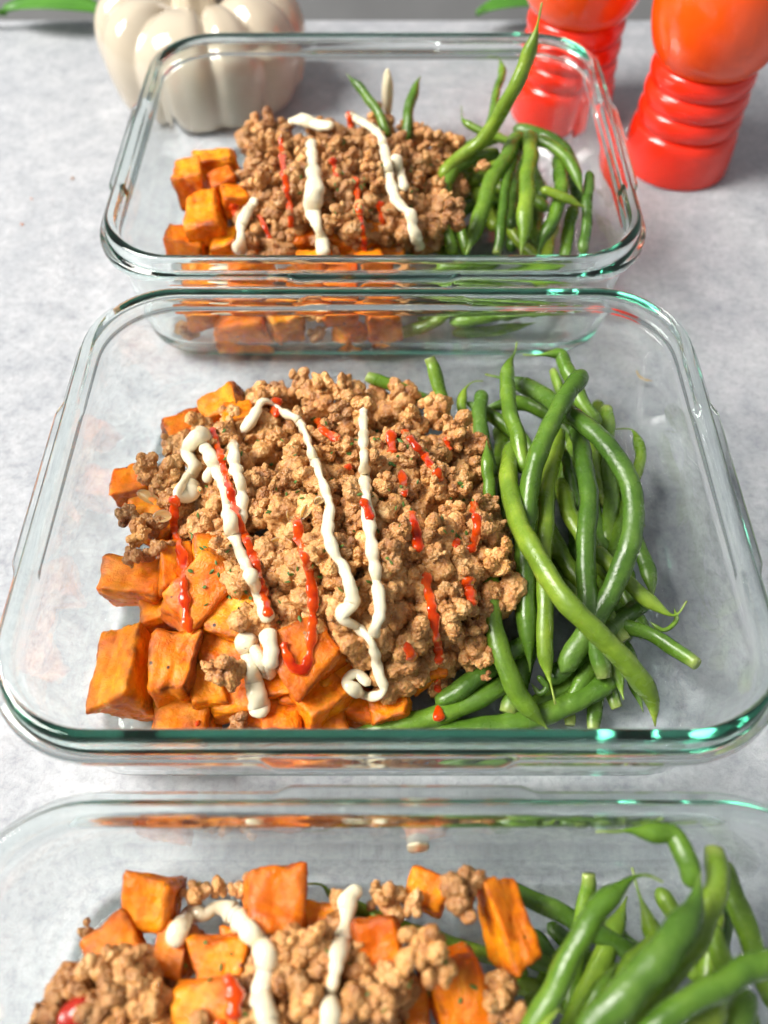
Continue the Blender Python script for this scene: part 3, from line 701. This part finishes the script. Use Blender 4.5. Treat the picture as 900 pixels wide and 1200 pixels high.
for P, r, e, lab in [
    ([(603, 520, 3.2), (594, 560, 3.7), (606, 607, 4.2), (625, 645, 4.5), (657, 697, 4.5), (697, 742, 4.1), (737, 784, 3.3), (762, 820, 2.4), (767, 852, 1.7)], .40, RT, 'long pale green bean lying diagonally on top of the middle pile'),
    ([(688, 437, 5.0), (657, 473, 4.9), (632, 528, 4.6), (618, 580, 4.0), (614, 640, 3.3), (615, 710, 2.8), (619, 788, 2.1)], .41, RT, 'thick bean whose end points up right over the middle pile'),
    ([(655, 500, 3.6), (645, 560, 3.5), (638, 627, 3.3), (638, 683, 3.1), (640, 733, 2.8), (642, 785, 2.3), (648, 825, 1.9)], .29, ('round', 'tail'), 'slim straight bean ending in a thin point near the front'),
    ([(568, 428, 2.4), (606, 450, 2.9), (643, 467, 3.4), (675, 490, 4.2), (711, 521, 4.5), (738, 567, 4.5), (741, 613, 4.2), (733, 650, 3.9), (718, 690, 3.3), (698, 722, 2.9), (674, 762, 2.4), (658, 790, 2.0)], .37, TR, 'long bean arching round the right side of the middle pile'),
    ([(674, 495, 3.3), (683, 540, 3.7), (690, 590, 3.8), (688, 643, 3.6), (686, 690, 3.2), (692, 740, 2.7), (704, 778, 2.3), (709, 796, 2.1)], .38, ('round', 'cut'), 'upright shiny bean framed by the arching one'),
    ([(608, 380, 3.4), (617, 366, 3.4), (638, 365, 3.4), (655, 400, 3.3), (667, 440, 3.2), (686, 478, 2.9), (702, 500, 2.6)], .34, ('tail', 'round'), 'bean leaning on the back glass with a hooked tail'),
    ([(605, 398, 4.0), (598, 425, 4.0), (596, 450, 3.9), (599, 480, 3.9), (606, 515, 3.8), (616, 556, 3.5)], .34, ('tail', 'round'), 'short bean pointing straight up with a needle tail'),
    ([(562, 458, 2.5), (563, 500, 2.5), (575, 560, 2.4)], .30, ('round', 'round'), 'stubby rounded bean end right behind the meat'),
    ([(566, 446, 2.2), (550, 450, 2.2), (541, 468, 2.0), (545, 510, 1.8)], .22, ('tail', 'round'), 'thin curled bean tail behind the meat mound'),
    ([(503, 412, 3.2), (512, 445, 2.7), (522, 485, 2.0)], .30, ('cut', 'round'), 'short bean with a pale cut end rising behind the mound'),
    ([(430, 437, 2.2), (468, 455, 2.0), (520, 480, 1.7)], .27, ('cut', 'round'), 'thin bean with a cut end at the back of the mound'),
    ([(570, 516, 4.2), (571, 548, 3.9), (575, 590, 3.3)], .22, ('tip', 'round'), 'small pointed bean tip wedged beside the mound'),
    ([(572, 670, 3.2), (577, 730, 3.0), (593, 785, 2.6), (617, 828, 2.0), (645, 857, 1.5)], .34, RT, 'bean sloping down to the front glass below the mound'),
    ([(404, 858, 1.0), (470, 849, 1.1), (525, 836, 1.25), (565, 815, 1.4), (605, 788, 1.5)], .38, ('tip', 'round'), 'long bean running left along the front glass'),
    ([(470, 862, .9), (540, 856, 1.0), (607, 846, 1.1), (652, 832, 1.3), (694, 810, 1.5), (728, 786, 1.6)], .40, ('tip', 'round'), 'thick bean along the front glass below the pile'),
    ([(510, 826, 1.4), (550, 800, 1.7), (590, 770, 1.9), (640, 740, 2.0)], .38, ('round', 'round'), low),
    ([(612, 838, .95), (660, 806, 1.1), (705, 770, 1.3), (745, 725, 1.4)], .36, ('round', 'round'), low),
    ([(640, 800, 1.6), (680, 768, 1.8), (730, 724, 1.9), (762, 702, 1.8)], .36, ('round', 'round'), low),
    ([(712, 728, 1.9), (757, 741, 2.0), (790, 760, 2.2), (824, 779, 2.5)], .29, ('round', 'cut'), 'bean sticking out right with a clean cut end'),
    ([(690, 640, 2.9), (740, 685, 2.7), (768, 710, 2.5), (790, 722, 2.5), (812, 705, 2.7)], .28, ('round', 'tail'), 'bean ending in a stringy stem at the far right'),
    ([(728, 580, 1.7), (748, 640, 1.7), (761, 675, 1.7), (762, 705, 1.6)], .30, ('round', 'tip'), low),
    ([(656, 560, 2.7), (668, 602, 2.7), (690, 640, 2.6), (725, 690, 2.2)], .32, ('round', 'round'), low),
    ([(718, 503, 2.0), (742, 506, 2.2), (751, 533, 2.2), (742, 566, 2.0), (725, 620, 1.8)], .26, ('tail', 'round'), 'dark curled bean with a wiry stalk at the right'),
    ([(711, 478, 2.3), (713, 520, 2.2), (716, 580, 2.0), (712, 640, 1.8)], .30, ('cut', 'round'), 'dark bean with a flat end behind the arching one'),
    ([(540, 468, 1.8), (590, 497, 1.8), (640, 545, 1.8)], .30, ('tip', 'round'), low),
    ([(560, 478, 1.5), (620, 475, 1.6), (670, 510, 1.7), (700, 560, 1.7)], .34, ('tip', 'round'), low),
    ([(660, 520, 2.9), (667, 555, 2.9), (676, 595, 2.6)], .20, ('tip', 'round'), low),
    ([(648, 434, 2.6), (655, 455, 2.6), (662, 490, 2.4)], .22, ('cut', 'round'), 'short bean with a browned cut end behind the crossing pair'),
    ([(705, 770, 1.2), (699, 815, 1.0), (695, 855, .9)], .27, ('round', 'cut'), 'short cut bean end pointing at the front glass'),
    ([(700, 780, 1.5), (715, 806, 1.3), (723, 830, 1.2)], .25, ('round', 'cut'), 'stubby bean end beside the front pointing one'),
    ([(665, 800, 1.0), (668, 850, .85)], .24, ('round', 'cut'), low),
    ([(760, 728, 1.9), (778, 738, 1.9), (792, 728, 2.0), (790, 712, 2.1)], .09, ('tip', 'tip'), 'thin curly bean stem at the right end of the pile'),
    ([(630, 792, 1.9), (640, 805, 1.8), (632, 812, 1.7), (622, 800, 1.7)], .10, ('round', 'tip'), 'tiny curled bean stem near the slim bean point'),
    ]: bean('mid', P, r, e, lab)
for i in range(16):                          # the lower layers
    x, y = BR.uniform(600, 735), BR.uniform(520, 770); a = BR.uniform(0.9, 2.2); ln = BR.uniform(70, 120); z = BR.uniform(0.9, 1.9)
    dx, dy = math.cos(a) * ln, math.sin(a) * ln; b = BR.uniform(-18, 18)
    cl = lambda q: (min(755, max(575, q[0])), min(835, max(470, q[1])), q[2])
    bean('mid', [cl((x - dx, y - dy, z)), cl((x + b, y, z + 0.2)), cl((x + dx, y + dy, z))], BR.uniform(.30, .38), BR.choice([RT, RC_, TR]), low)
rlow = 'bean low in the pile of the rear container'
for P, r, e, lab in [
    ([(515, 210, 4.4), (543, 182, 4.9), (566, 160, 5.6), (586, 135, 6.6), (604, 100, 7.8), (622, 58, 9.0), (636, 4, 10.6)], .36, ('round', 'tail'), 'long bean rising steeply above the rear container rim'),
    ([(572, 66, 5.2), (586, 68, 5.0), (587, 90, 4.8), (580, 118, 4.6), (570, 160, 4.2)], .24, ('tail', 'round'), 'bean with a hooked stem behind the rising bean'),
    ([(622, 156, 5.2), (620, 193, 5.2), (616, 245, 4.7), (612, 298, 3.7)], .38, RT, 'broad straight bean in the centre of the rear pile'),
    ([(612, 158, 5.0), (590, 188, 5.0), (572, 222, 4.7), (560, 258, 4.2), (546, 300, 3.4)], .37, RT, 'bean left of the broad one, slanting to the rear front glass'),
    ([(613, 168, 4.7), (598, 200, 4.7), (590, 232, 4.4), (587, 265, 4.0), (582, 298, 3.4)], .29, ('round', 'cut'), 'brownish slim bean between two rear beans'),
    ([(628, 162, 5.2), (652, 174, 5.2), (672, 198, 5.0), (682, 226, 4.6)], .27, RT, 'thin bean arching over the right of the rear pile'),
    ([(652, 184, 4.5), (658, 218, 4.5), (650, 252, 4.2), (636, 282, 3.6), (628, 305, 3.0)], .39, RT, 'thick curved bean right of the broad rear bean'),
    ([(634, 221, 5.0), (660, 231, 4.9), (686, 243, 4.7)], .22, ('round', 'tip'), 'light green stub lying across the rear beans'),
    ([(691, 202, 4.6), (689, 240, 4.2), (684, 300, 3.2)], .27, ('round', 'round'), 'rightmost upright bean in the rear pile'),
    ([(672, 240, 3.6), (666, 270, 3.3), (660, 305, 2.8)], .34, ('round', 'round'), rlow),
    ([(541, 124, 5.0), (544, 142, 4.8), (562, 152, 4.7), (600, 168, 4.4)], .22, ('tail', 'round'), 'bean with a fine curled tail at the rear pile back'),
    ([(493, 89, 5.6), (485, 108, 5.3), (478, 135, 4.8), (478, 165, 4.2)], .30, ('tip', 'round'), 'pointed bean tip standing behind the rear mound'),
    ([(406, 86, 5.8), (424, 106, 5.4), (442, 130, 5.0), (455, 160, 4.4)], .27, ('tip', 'round'), 'pointed bean tip leaning left behind the rear mound'),
    ([(585, 178, 4.5), (548, 188, 4.6), (528, 206, 4.4), (520, 240, 4.0)], .33, ('round', 'round'), 'bean curving beneath the small lone rear crumble'),
    ([(512, 240, 3.8), (522, 268, 3.6), (532, 300, 3.0)], .30, ('round', 'round'), rlow),
    ([(528, 240, 3.7), (540, 270, 3.5), (548, 300, 3.0)], .28, ('round', 'round'), rlow),
    ([(600, 150, 4.2), (640, 160, 4.2), (665, 185, 3.8), (680, 240, 3.2)], .33, ('round', 'round'), rlow),
    ([(590, 160, 3.9), (560, 168, 3.9), (530, 180, 3.6)], .33, ('round', 'round'), rlow),
    ]: bean('rear', P, r, e, lab)
for P, r, lab in [([(0.2, 26.6, .8), (1.6, 26.5, 1.5), (3.2, 26.6, 2.6)], .38, 'bean slanting upward behind the rear container front glass'),
                  ([(2.8, 26.5, 1.8), (4.8, 26.5, 2.3), (7.6, 26.8, 3.2)], .36, 'long bean lying behind the rear front glass at the right'),
                  ([(3.0, 26.8, .8), (4.8, 26.8, 1.0), (6.6, 27.0, 1.4)], .38, 'bean on the floor behind the rear front glass'),
                  ([(2.2, 27.0, 2.7), (4.0, 27.0, 3.2), (6.0, 27.2, 3.7)], .34, rlow), ([(1.4, 27.4, 1.2), (3.4, 27.4, 2.0), (5.6, 27.6, 2.6)], .36, rlow),
                  ([(5.0, 27.2, 1.6), (6.4, 27.2, 2.2), (8.2, 27.6, 2.6)], .36, rlow)]: bean('rear', P, r, RT, lab, True)
for i in range(22):
    x, y = BR.uniform(2.0, 7.6), BR.uniform(28.0, 37.0); a = BR.uniform(-1.2, 1.2) + 1.57; ln = BR.uniform(2, 3.5); z = BR.uniform(0.9, 3.0)
    bean('rear', [(x - math.cos(a) * ln, max(26.9, y - math.sin(a) * ln), z), (x, y, z + .3), (x + math.cos(a) * ln, min(39, y + math.sin(a) * ln), z)], .34, RT, rlow, True)
flow = 'dark bean low in the pile of the front container'
for P, r, e, lab in [
    ([(580, 1040, 2.6), (640, 1062, 2.6), (680, 1085, 2.6), (722, 1107, 2.5), (760, 1130, 2.2)], .33, ('round', 'round'), 'shiny bean lying crosswise behind the front pile'),
    ([(775, 1031, 5.0), (755, 1023, 5.0), (733, 1031, 5.0), (705, 1062, 5.0), (680, 1103, 4.9), (655, 1150, 4.6), (628, 1195, 4.2), (610, 1225, 3.9)], .40, ('tail', 'round'), 'smooth curved bean with a thin tip, left in the front pile'),
    ([(697, 966, 5.9), (730, 969, 5.9), (765, 966, 5.8), (788, 980, 5.8), (805, 1008, 5.8), (810, 1040, 5.6)], .34, ('tail', 'round'), 'bean with a long thin tail reaching over the front container back'),
    ([(821, 1022, 6.2), (816, 1058, 6.3), (786, 1106, 6.4), (746, 1152, 6.3), (702, 1200, 6.0), (680, 1226, 5.8)], .50, ('tip', 'round'), 'fat seamed bean on top of the front pile'),
    ([(836, 995, 5.2), (838, 1040, 5.4), (824, 1082, 5.4), (798, 1124, 5.3), (760, 1172, 5.0), (730, 1215, 4.8)], .40, ('cut', 'round'), 'dark bean with a blunt upright end beside the fat one'),
    ([(842, 1005, 4.0), (868, 1070, 3.8), (888, 1125, 3.6), (912, 1190, 3.2)], .38, ('round', 'round'), 'dark bean sloping to the right edge of the picture'),
    ([(930, 1118, 6.0), (880, 1137, 6.1), (830, 1160, 6.1), (780, 1192, 6.0), (745, 1222, 5.8)], .43, ('round', 'round'), 'bright bean entering from the right edge over the front pile'),
    ([(828, 1080, 4.0), (848, 1128, 3.9), (872, 1185, 3.7), (885, 1225, 3.5)], .34, ('round', 'round'), 'yellowish bean under the bright right one'),
    ([(741, 1016, 3.8), (749, 1046, 3.8), (760, 1078, 3.6), (775, 1120, 3.2)], .38, ('tail', 'round'), 'short pointed bean standing at the front pile back'),
    ([(690, 1024, 3.4), (686, 1052, 3.1), (677, 1110, 2.6), (668, 1190, 2.2)], .29, ('cut', 'round'), 'upright bean with a cut end behind the smooth curved one'),
    ([(722, 1128, 4.0), (704, 1158, 4.0), (680, 1200, 3.8)], .28, ('tip', 'round'), 'slim bean between the smooth curved and fat beans'),
    ([(350, 1036, 2.6), (376, 1040, 2.6), (395, 1055, 2.4), (470, 1085, 2.0), (540, 1110, 1.9), (620, 1140, 1.8)], .30, ('tail', 'round'), 'dark bean running behind the sweet potato in the front container'),
    ([(655, 1182, 4.8), (640, 1200, 4.7), (620, 1230, 4.5)], .30, ('tip', 'round'), 'short bean tip at the picture bottom by the curved bean'),
    ([(600, 1110, 2.0), (640, 1130, 2.0), (700, 1150, 2.0)], .34, ('round', 'round'), flow), ([(590, 1150, 1.6), (630, 1160, 1.7), (700, 1200, 1.7)], .34, ('round', 'round'), flow),
    ([(840, 1060, 3.0), (830, 1120, 3.0), (820, 1210, 2.8)], .36, ('round', 'round'), flow), ([(700, 1080, 2.0), (760, 1130, 2.2), (800, 1210, 2.2)], .36, ('round', 'round'), flow),
    ([(770, 1040, 2.8), (800, 1090, 2.8), (815, 1150, 2.8)], .34, ('round', 'round'), flow), ([(660, 1120, 1.6), (720, 1180, 1.7), (740, 1230, 1.7)], .34, ('round', 'round'), flow),
    ([(860, 1150, 2.6), (840, 1200, 2.6), (800, 1250, 2.6)], .36, ('round', 'round'), flow), ([(640, 1080, 1.2), (700, 1130, 1.3), (780, 1150, 1.3)], .34, ('round', 'round'), flow),
    ([(850, 1180, 5.0), (800, 1205, 5.2), (760, 1235, 5.2)], .40, ('round', 'round'), 'bean at the picture bottom under the bright right one'),
    ([(735, 1050, 2.2), (715, 1100, 2.4), (690, 1160, 2.6), (660, 1220, 2.8)], .38, ('tip', 'round'), flow), ([(860, 1040, 2.2), (845, 1110, 2.4), (850, 1200, 2.4)], .38, ('round', 'round'), flow),
    ([(690, 1090, 1.4), (640, 1150, 1.6), (610, 1215, 1.8)], .38, ('round', 'round'), flow), ([(770, 1090, 3.6), (735, 1140, 3.8), (700, 1215, 3.8)], .38, ('tip', 'round'), flow),
    ([(880, 1160, 4.4), (850, 1225, 4.4)], .40, ('round', 'round'), flow), ([(620, 1090, 1.2), (660, 1150, 1.4), (690, 1225, 1.4)], .38, ('round', 'round'), flow),
    ]: bean('front', P, r, e, lab)

# ------------------------------------------------------------------ sauces, draped over the food
bpy.context.view_layer.update()
DG = bpy.context.evaluated_depsgraph_get(); DG.update()
FOOD = ('meat_', 'ground', 'sweet', 'green', 'mayo')
def drop(px, py):
    o = Vector((0, 0, CAM_Z * S)); d = ray(px, py).normalized()
    for _ in range(14):
        hit, loc, nor, i, ob, mx = sc.ray_cast(DG, o, d)
        if not hit: return None
        if ob.name.startswith(FOOD): return loc / S, nor
        o = loc + d * 1e-5
    return None
def drape(P, n, lift, nth=0):
    """a path over the food: follow the tops, bridge the cracks"""
    pts = catmull([(x, y, 0) for x, y in P], n); dist = []
    cam0 = Vector((0, 0, CAM_Z))
    for p in pts:
        ds = []
        for ox, oy in ((0, 0), (5, 0), (-5, 0), (0, 5), (0, -5), (9, 0), (-9, 0)):
            h = drop(p.x + ox, p.y + oy)
            if h: ds.append((h[0] - cam0).length)
        dist.append(sorted(ds)[min(nth, len(ds) - 1)] if ds else None)
    good = [d for d in dist if d is not None]
    if not good: return None
    last = good[0]
    for i, d in enumerate(dist):
        if d is None or abs(d - last) > 2.5: dist[i] = last
        last = dist[i]
    for _ in range(2): dist = [min(dist[max(0, i - 1)], dist[i], (dist[max(0, i - 1)] + dist[min(len(dist) - 1, i + 1)]) / 2) if i % 2 else dist[i] for i in range(len(dist))]
    for _ in range(2 if nth > 1 else 3): dist = [(dist[max(0, i - 1)] + 2 * dist[i] + dist[min(len(dist) - 1, i + 1)]) / 4 for i in range(len(dist))]
    return [cam0 + ray(p.x, p.y).normalized() * (d - lift) for p, d in zip(pts, dist)]
SR = random.Random(33)
def drizzle(P, r, name, m, label, cat, group, squash=0.8, lump=0.16, ends=0.7, lift=0.06):
    L = sum(math.hypot(P[i + 1][0] - P[i][0], P[i + 1][1] - P[i][1]) for i in range(len(P) - 1))
    pts = drape(P, max(10, int(L / 3)), lift + r * 0.25, 1 if 'mayo' in name else 3)
    if pts is None: return
    n = len(pts); s = arclen(pts); ph = SR.random() * 50; rad = []
    for q in s:
        e = min(q, s[-1] - q); k = min(1, e / (r * 1.1)); k = math.sqrt(max(0, 1 - (1 - k) ** 2))
        rr = 1 + lump * noise.noise(Vector((q * 1.6 / r * 0.25, ph, 0))) * 1.6 + lump * 0.5 * noise.noise(Vector((q * 5, ph, 3)))
        rad.append(r * max(0.05, k) * rr)
    vs, fs = tube(pts, rad, 16, squash)
    amp = 0.22 if 'hot' in name else 0.13
    for i, v in enumerate(vs):
        c0 = pts[i // 16]; d0 = v - c0; q = v * (4.5 if 'hot' in name else 2.6) + Vector((ph, 0, 0))
        vs[i] = c0 + d0 * (1 + amp * 2 * noise.noise(q))
    return thing(name, mesh(name, vs, fs), m, label, cat, group)
def mayo(P, r, label, c): return drizzle(P, r * 0.9, 'mayonnaise_drizzle', M['mayo'], label, 'mayonnaise', 'mayonnaise drizzles', 0.72, 0.34)
def hot(P, r, label, c): return drizzle(P, r * 0.88, 'hot_sauce_streak', M['hot'], label, 'hot sauce', 'hot sauce streaks', 0.5, 0.45, lift=0.02)
for P, r, lab in [
    ([(247, 505), (228, 515), (219, 530), (228, 548), (216, 566), (208, 580), (222, 578), (226, 562)], .31, 'squiggled mayonnaise blob at the upper left of the middle mound'),
    ([(236, 518), (249, 540), (263, 575), (270, 612), (281, 645), (299, 687), (316, 730)], .22, 'long mayonnaise strand under the bright red streak'),
    ([(273, 515), (275, 545), (283, 573), (283, 607), (279, 625)], .21, 'short mayonnaise strand right of the red streak'),
    ([(252, 540), (244, 556), (240, 566)], .19, 'little mayonnaise stub joining the blob'),
    ([(313, 738), (318, 765), (314, 790), (305, 770), (288, 748), (294, 775), (300, 808), (304, 828), (311, 840)], .32, 'folded mayonnaise heap at the front end of the long strand'),
    ([(283, 507), (296, 490), (306, 472), (317, 472), (332, 484), (348, 491), (358, 508), (367, 537), (377, 563), (386, 593), (384, 620), (391, 647), (404, 668), (413, 706), (400, 722), (420, 736), (436, 755), (443, 785), (449, 810), (430, 816), (406, 800), (418, 789), (434, 803)], .215, 'long mayonnaise strand curling into a loop at the mound front'),
    ([(426, 477), (426, 508), (427, 547), (431, 600), (436, 642), (441, 681), (445, 715), (437, 745)], .19, 'straight mayonnaise strand right of the looping one'),
    ]: mayo(P, r, lab, 'mid')
for P, r, lab in [
    ([(301, 232), (284, 260), (281, 298)], .27, 'short mayonnaise strand at the left of the rear mound'),
    ([(364, 164), (367, 194), (369, 223), (366, 245), (374, 271), (381, 300)], .33, 'thick mayonnaise strand down the centre of the rear mound'),
    ([(338, 144), (352, 140), (374, 147), (392, 146)], .30, 'mayonnaise dabs along the top of the rear mound'),
    ([(404, 134), (428, 145), (447, 162), (454, 194), (463, 232), (482, 252), (484, 268), (494, 292)], .24, 'long mayonnaise strand on the right of the rear mound'),
    ([(462, 180), (468, 200), (475, 224)], .22, 'short mayonnaise strand beside the long rear one'),
    ]: mayo(P, r, lab, 'rear')
for P, r, lab in [
    ([(206, 1112), (209, 1088), (226, 1070), (240, 1072), (252, 1064), (272, 1068), (290, 1090), (306, 1105), (312, 1130), (306, 1160), (312, 1190), (318, 1225)], .27, 'thick curved mayonnaise strand in the front container'),
    ([(424, 1040), (411, 1052), (404, 1085), (396, 1125), (388, 1165), (385, 1225)], .22, 'straight mayonnaise strand in the front container'),
    ]: mayo(P, r, lab, 'front')
bpy.context.view_layer.update(); DG = bpy.context.evaluated_depsgraph_get(); DG.update()
for P, r, lab in [
    ([(248, 500), (257, 530), (267, 567), (279, 607), (296, 650), (306, 683), (315, 724)], .15, 'long red sauce streak on the left mayonnaise strand'),
    ([(206, 580), (203, 605), (207, 632), (213, 655), (215, 690), (219, 728), (225, 742)], .17, 'red sauce streak running down the left sweet potato'),
    ([(347, 606), (353, 640), (362, 667), (367, 700), (365, 745), (358, 782), (342, 780), (331, 752)], .17, 'red sauce streak hooking at the mound front'),
    ([(322, 465), (324, 490)], .22, 'red sauce drop on the first mayonnaise bend'),
    ([(370, 490), (381, 505), (398, 516)], .17, 'dark red sauce patch between mayonnaise strands at the back'),
    ([(457, 503), (460, 532)], .16, 'short red sauce dash right of the straight strand'),
    ([(470, 550), (475, 583)], .17, 'red sauce dash in the mound centre right'),
    ([(472, 503), (494, 530), (519, 564)], .15, 'diagonal red sauce streak at the mound upper right'),
    ([(523, 512), (527, 528)], .15, 'small red sauce dab at the upper right crumble'),
    ([(424, 583), (436, 610)], .19, 'red sauce dash across the straight mayonnaise strand'),
    ([(406, 545), (412, 550)], .18, 'single round red sauce drop between two strands'),
    ([(482, 598), (487, 622), (492, 648)], .16, 'dark sauce streak below the mound centre'),
    ([(555, 586), (559, 620), (551, 648)], .18, 'red sauce streak on the pale right crumble'),
    ([(536, 630), (534, 642)], .13, 'small sauce fleck left of the right streak'),
    ([(498, 670), (507, 718), (513, 757), (515, 780)], .16, 'red sauce streak running down the mound front right'),
    ([(548, 675), (554, 712)], .19, 'dark red sauce dash under the right crumble'),
    ([(476, 752), (485, 776)], .16, 'sauce dash low at the mound front'),
    ([(513, 796), (514, 812)], .14, 'thin sauce drip below the mound'),
    ([(513, 826), (515, 846)], .22, 'sauce blob on the bean at the front glass'),
    ([(229, 846), (234, 849)], .17, 'sauce drop on the flat front cube'),
    ]: hot(P, r, lab, 'mid')
for P, r, lab in [
    ([(329, 158), (332, 194), (338, 232), (342, 268)], .15, 'long red streak on the rear mound left'),
    ([(408, 130), (411, 150)], .16, 'short red dash at the rear mound top'), ([(389, 184), (396, 210)], .15, 'red dash in the rear mound centre'),
    ([(415, 206), (420, 236), (425, 271), (428, 296)], .15, 'red streak running down the rear shiny cube'), ([(444, 235), (449, 263)], .16, 'red streak above the rear shiny cube'),
    ([(303, 250), (318, 282)], .14, 'red streak low at the rear mound left'), ([(272, 238), (276, 252)], .2, 'red sauce drop beside the rear left cubes'),
    ]: hot(P, r, lab, 'rear')
for P, r, lab in [([(262, 1143), (270, 1152), (275, 1172), (272, 1196)], .17, 'red sauce on the corner of the bright front cube'), ([(255, 1195), (262, 1212)], .18, 'red sauce at the very bottom of the front container')]: hot(P, r, lab, 'front')

def lump(name, P, r, m, label, cat):
    vs, fs = tube(catmull(P, 16), [r * math.sqrt(max(0.004, 1 - (2 * i / 15 - 1) ** 2)) for i in range(40)][:40], 14, 0.9)
    return thing(name, mesh(name, vs, fs), m, label, cat)
def pebble(name, p, rad, m, label, cat, group=None, seed=1):
    bm = bmesh.new(); bmesh.ops.create_icosphere(bm, subdivisions=4, radius=1)
    for v in bm.verts:
        k = 1 + 0.18 * noise.noise(v.co * 1.3 + Vector((seed, 0, 0))); v.co = Vector((v.co.x * rad[0], v.co.y * rad[1], v.co.z * rad[2])) * k * S
    me = bpy.data.meshes.new(name); bm.to_mesh(me); bm.free(); me.shade_smooth()
    o = link(name, me, m, None, p); return tag(o, label, cat, group)
o = pebble('mayonnaise_dab', clampin('front', at(489, 988, 3.7), 0.05), (.3, .1, .55), M['mayo'], 'white mayonnaise dab stuck on the front container back glass', 'mayonnaise')
o = pebble('mayonnaise_dab', at(454, 110, 5.0), (.27, .22, 1.15), M['mayo'], 'pointed mayonnaise dab standing behind the rear mound', 'mayonnaise', None, 4)
o = pebble('mayonnaise_dab', (-6.6, 26.35, 3.4), (.6, .16, .3), M['mayo'], 'mayonnaise smear behind the rear container front glass', 'mayonnaise', None, 7)
o = pebble('tomato_piece', at(95, 1190, 4.25), (.5, .42, .32), M['tomato'], 'shiny dark red tomato piece among front container crumbles', 'tomato', None, 3)
o.rotation_euler = (0.3, 0.2, 0.7)

# onion slices
def onion(px, py, z, ln, wd, yaw, label):
    vs, fs = [], []; nu, nv = 14, 6
    for side in (0, 1):
        for i in range(nu + 1):
            t = i / nu * 2 - 1; wq = wd * math.sqrt(max(0.02, 1 - t * t))
            for j in range(nv + 1):
                s = j / nv * 2 - 1
                x, y = t * ln, s * wq; vs.append((x, y, -0.35 * x * x / max(ln, .1) * 0.6 + 0.12 * s * s - side * 0.07 * (1 - abs(s) ** 3) * (1 - t * t)))
    n = (nu + 1) * (nv + 1)
    for i in range(nu):
        for j in range(nv):
            a = i * (nv + 1) + j; fs.append((a, a + nv + 1, a + nv + 2, a + 1)); b = a + n; fs.append((b, b + 1, b + nv + 2, b + nv + 1))
    o = link('onion_slice', mesh('onion_slice', vs, fs), M['onion'], None, at(px, py, z)); o.rotation_euler = (0.3, 0.2, math.radians(yaw))
    tag(o, label, 'onion', 'onion slices')
h = lambda x, y, d=3.0: (drop(x, y)[0].z + 0.0 if drop(x, y) else d)
for x, y, ln, wd, yaw, lab in [(174, 583, .62, .26, -25, 'pale onion slice under the left mayonnaise blob'), (190, 606, .42, .3, 20, 'yellowish onion slice beside the left crumbles'),
                               (343, 605, .3, .34, 60, 'translucent onion piece left of the hooked sauce streak'), (358, 600, .45, .2, 70, 'narrow onion sliver right of the hooked sauce streak'),
                               (324, 636, .3, .2, 20, 'small onion piece in the mound left of the sauce hook'), (373, 588, .25, .18, 50, 'onion fleck beside the looping mayonnaise strand')]:
    onion(x, y, h(x, y), ln * 0.75, wd * 0.75, yaw, lab)

# dried herb flecks: countless, one object for each container
HR = random.Random(9)
def herbs(c, polys, n, r):
    vs, fs = [], []
    xs = [p[0] for p in polys]; ys = [p[1] for p in polys]; k = 0
    for _ in range(n * 8):
        if k >= n: break
        x, y = HR.uniform(min(xs), max(xs)), HR.uniform(min(ys), max(ys))
        if not inside(polys, x, y): continue
        hh = drop(x, y)
        if not hh: continue
        k += 1; p, nor = hh; q = Vector((HR.gauss(0, 1), HR.gauss(0, 1), HR.gauss(0, 1))); a = nor.cross(q).normalized(); b = nor.cross(a)
        l1, l2 = HR.uniform(.5, 1.3) * r, HR.uniform(.25, .6) * r; p = p + nor * 0.025; i = len(vs)
        for (u, v, hgt) in ((-1, 0, .02), (-.3, -1, 0), (.5, -.7, .03), (1, .1, .05), (.3, 1, .01), (-.4, .6, .03)):
            vs.append(p + a * u * l1 + b * v * l2 + nor * hgt)
        m0 = len(vs); vs.append(p + nor * 0.045)
        for j in range(6): fs.append((i + j, i + (j + 1) % 6, m0))
    o = link('herb_flecks', mesh('herb_flecks', vs, fs, False), M['herb'])
    tag(o, 'dried green herb flecks sprinkled over the food in the %s container' % WHERE[c], 'herbs', None, 'stuff')
herbs('mid', [(205, 560), (260, 500), (420, 480), (560, 560), (560, 640), (440, 680), (330, 740), (210, 700)], 130, .12)
herbs('rear', [(300, 160), (430, 140), (520, 180), (500, 250), (350, 260)], 60, .11)
herbs('front', [(210, 1100), (420, 1060), (580, 1100), (560, 1200), (210, 1200)], 24, .10)

# stray crumbs on the table, an oil smear on the middle container's floor
for x, y, r, k, lab in [(85, 209, .09, 'meat', 'tiny dark crumb on the table left of the rear container'), (26, 263, .07, 'potato', 'tiny orange crumb on the table at the left edge'), (37, 233, .05, 'potato', 'smallest orange speck on the table above the edge crumb')]:
    p = at(x, y, r * 0.6); pebble('food_crumb', p, (r, r * .8, r * .6), M[k], lab, 'crumb', 'crumbs on the table', x)
pp = catmull([at(x, y, 0.435) for x, y in ((752, 432), (757, 440), (768, 446), (778, 448))], 14)
vs, fs = tube(pp, [0.02 + 0.07 * math.sin(math.pi * i / (len(pp) - 1)) * (0.6 + 0.5 * noise.noise(Vector((i * 0.7, 2, 0)))) for i in range(len(pp))], 10, 0.2)
thing('oil_smear', mesh('oil_smear', vs, fs), M['onion'], 'small yellow oil smear on the bare floor of the middle container', 'smear')
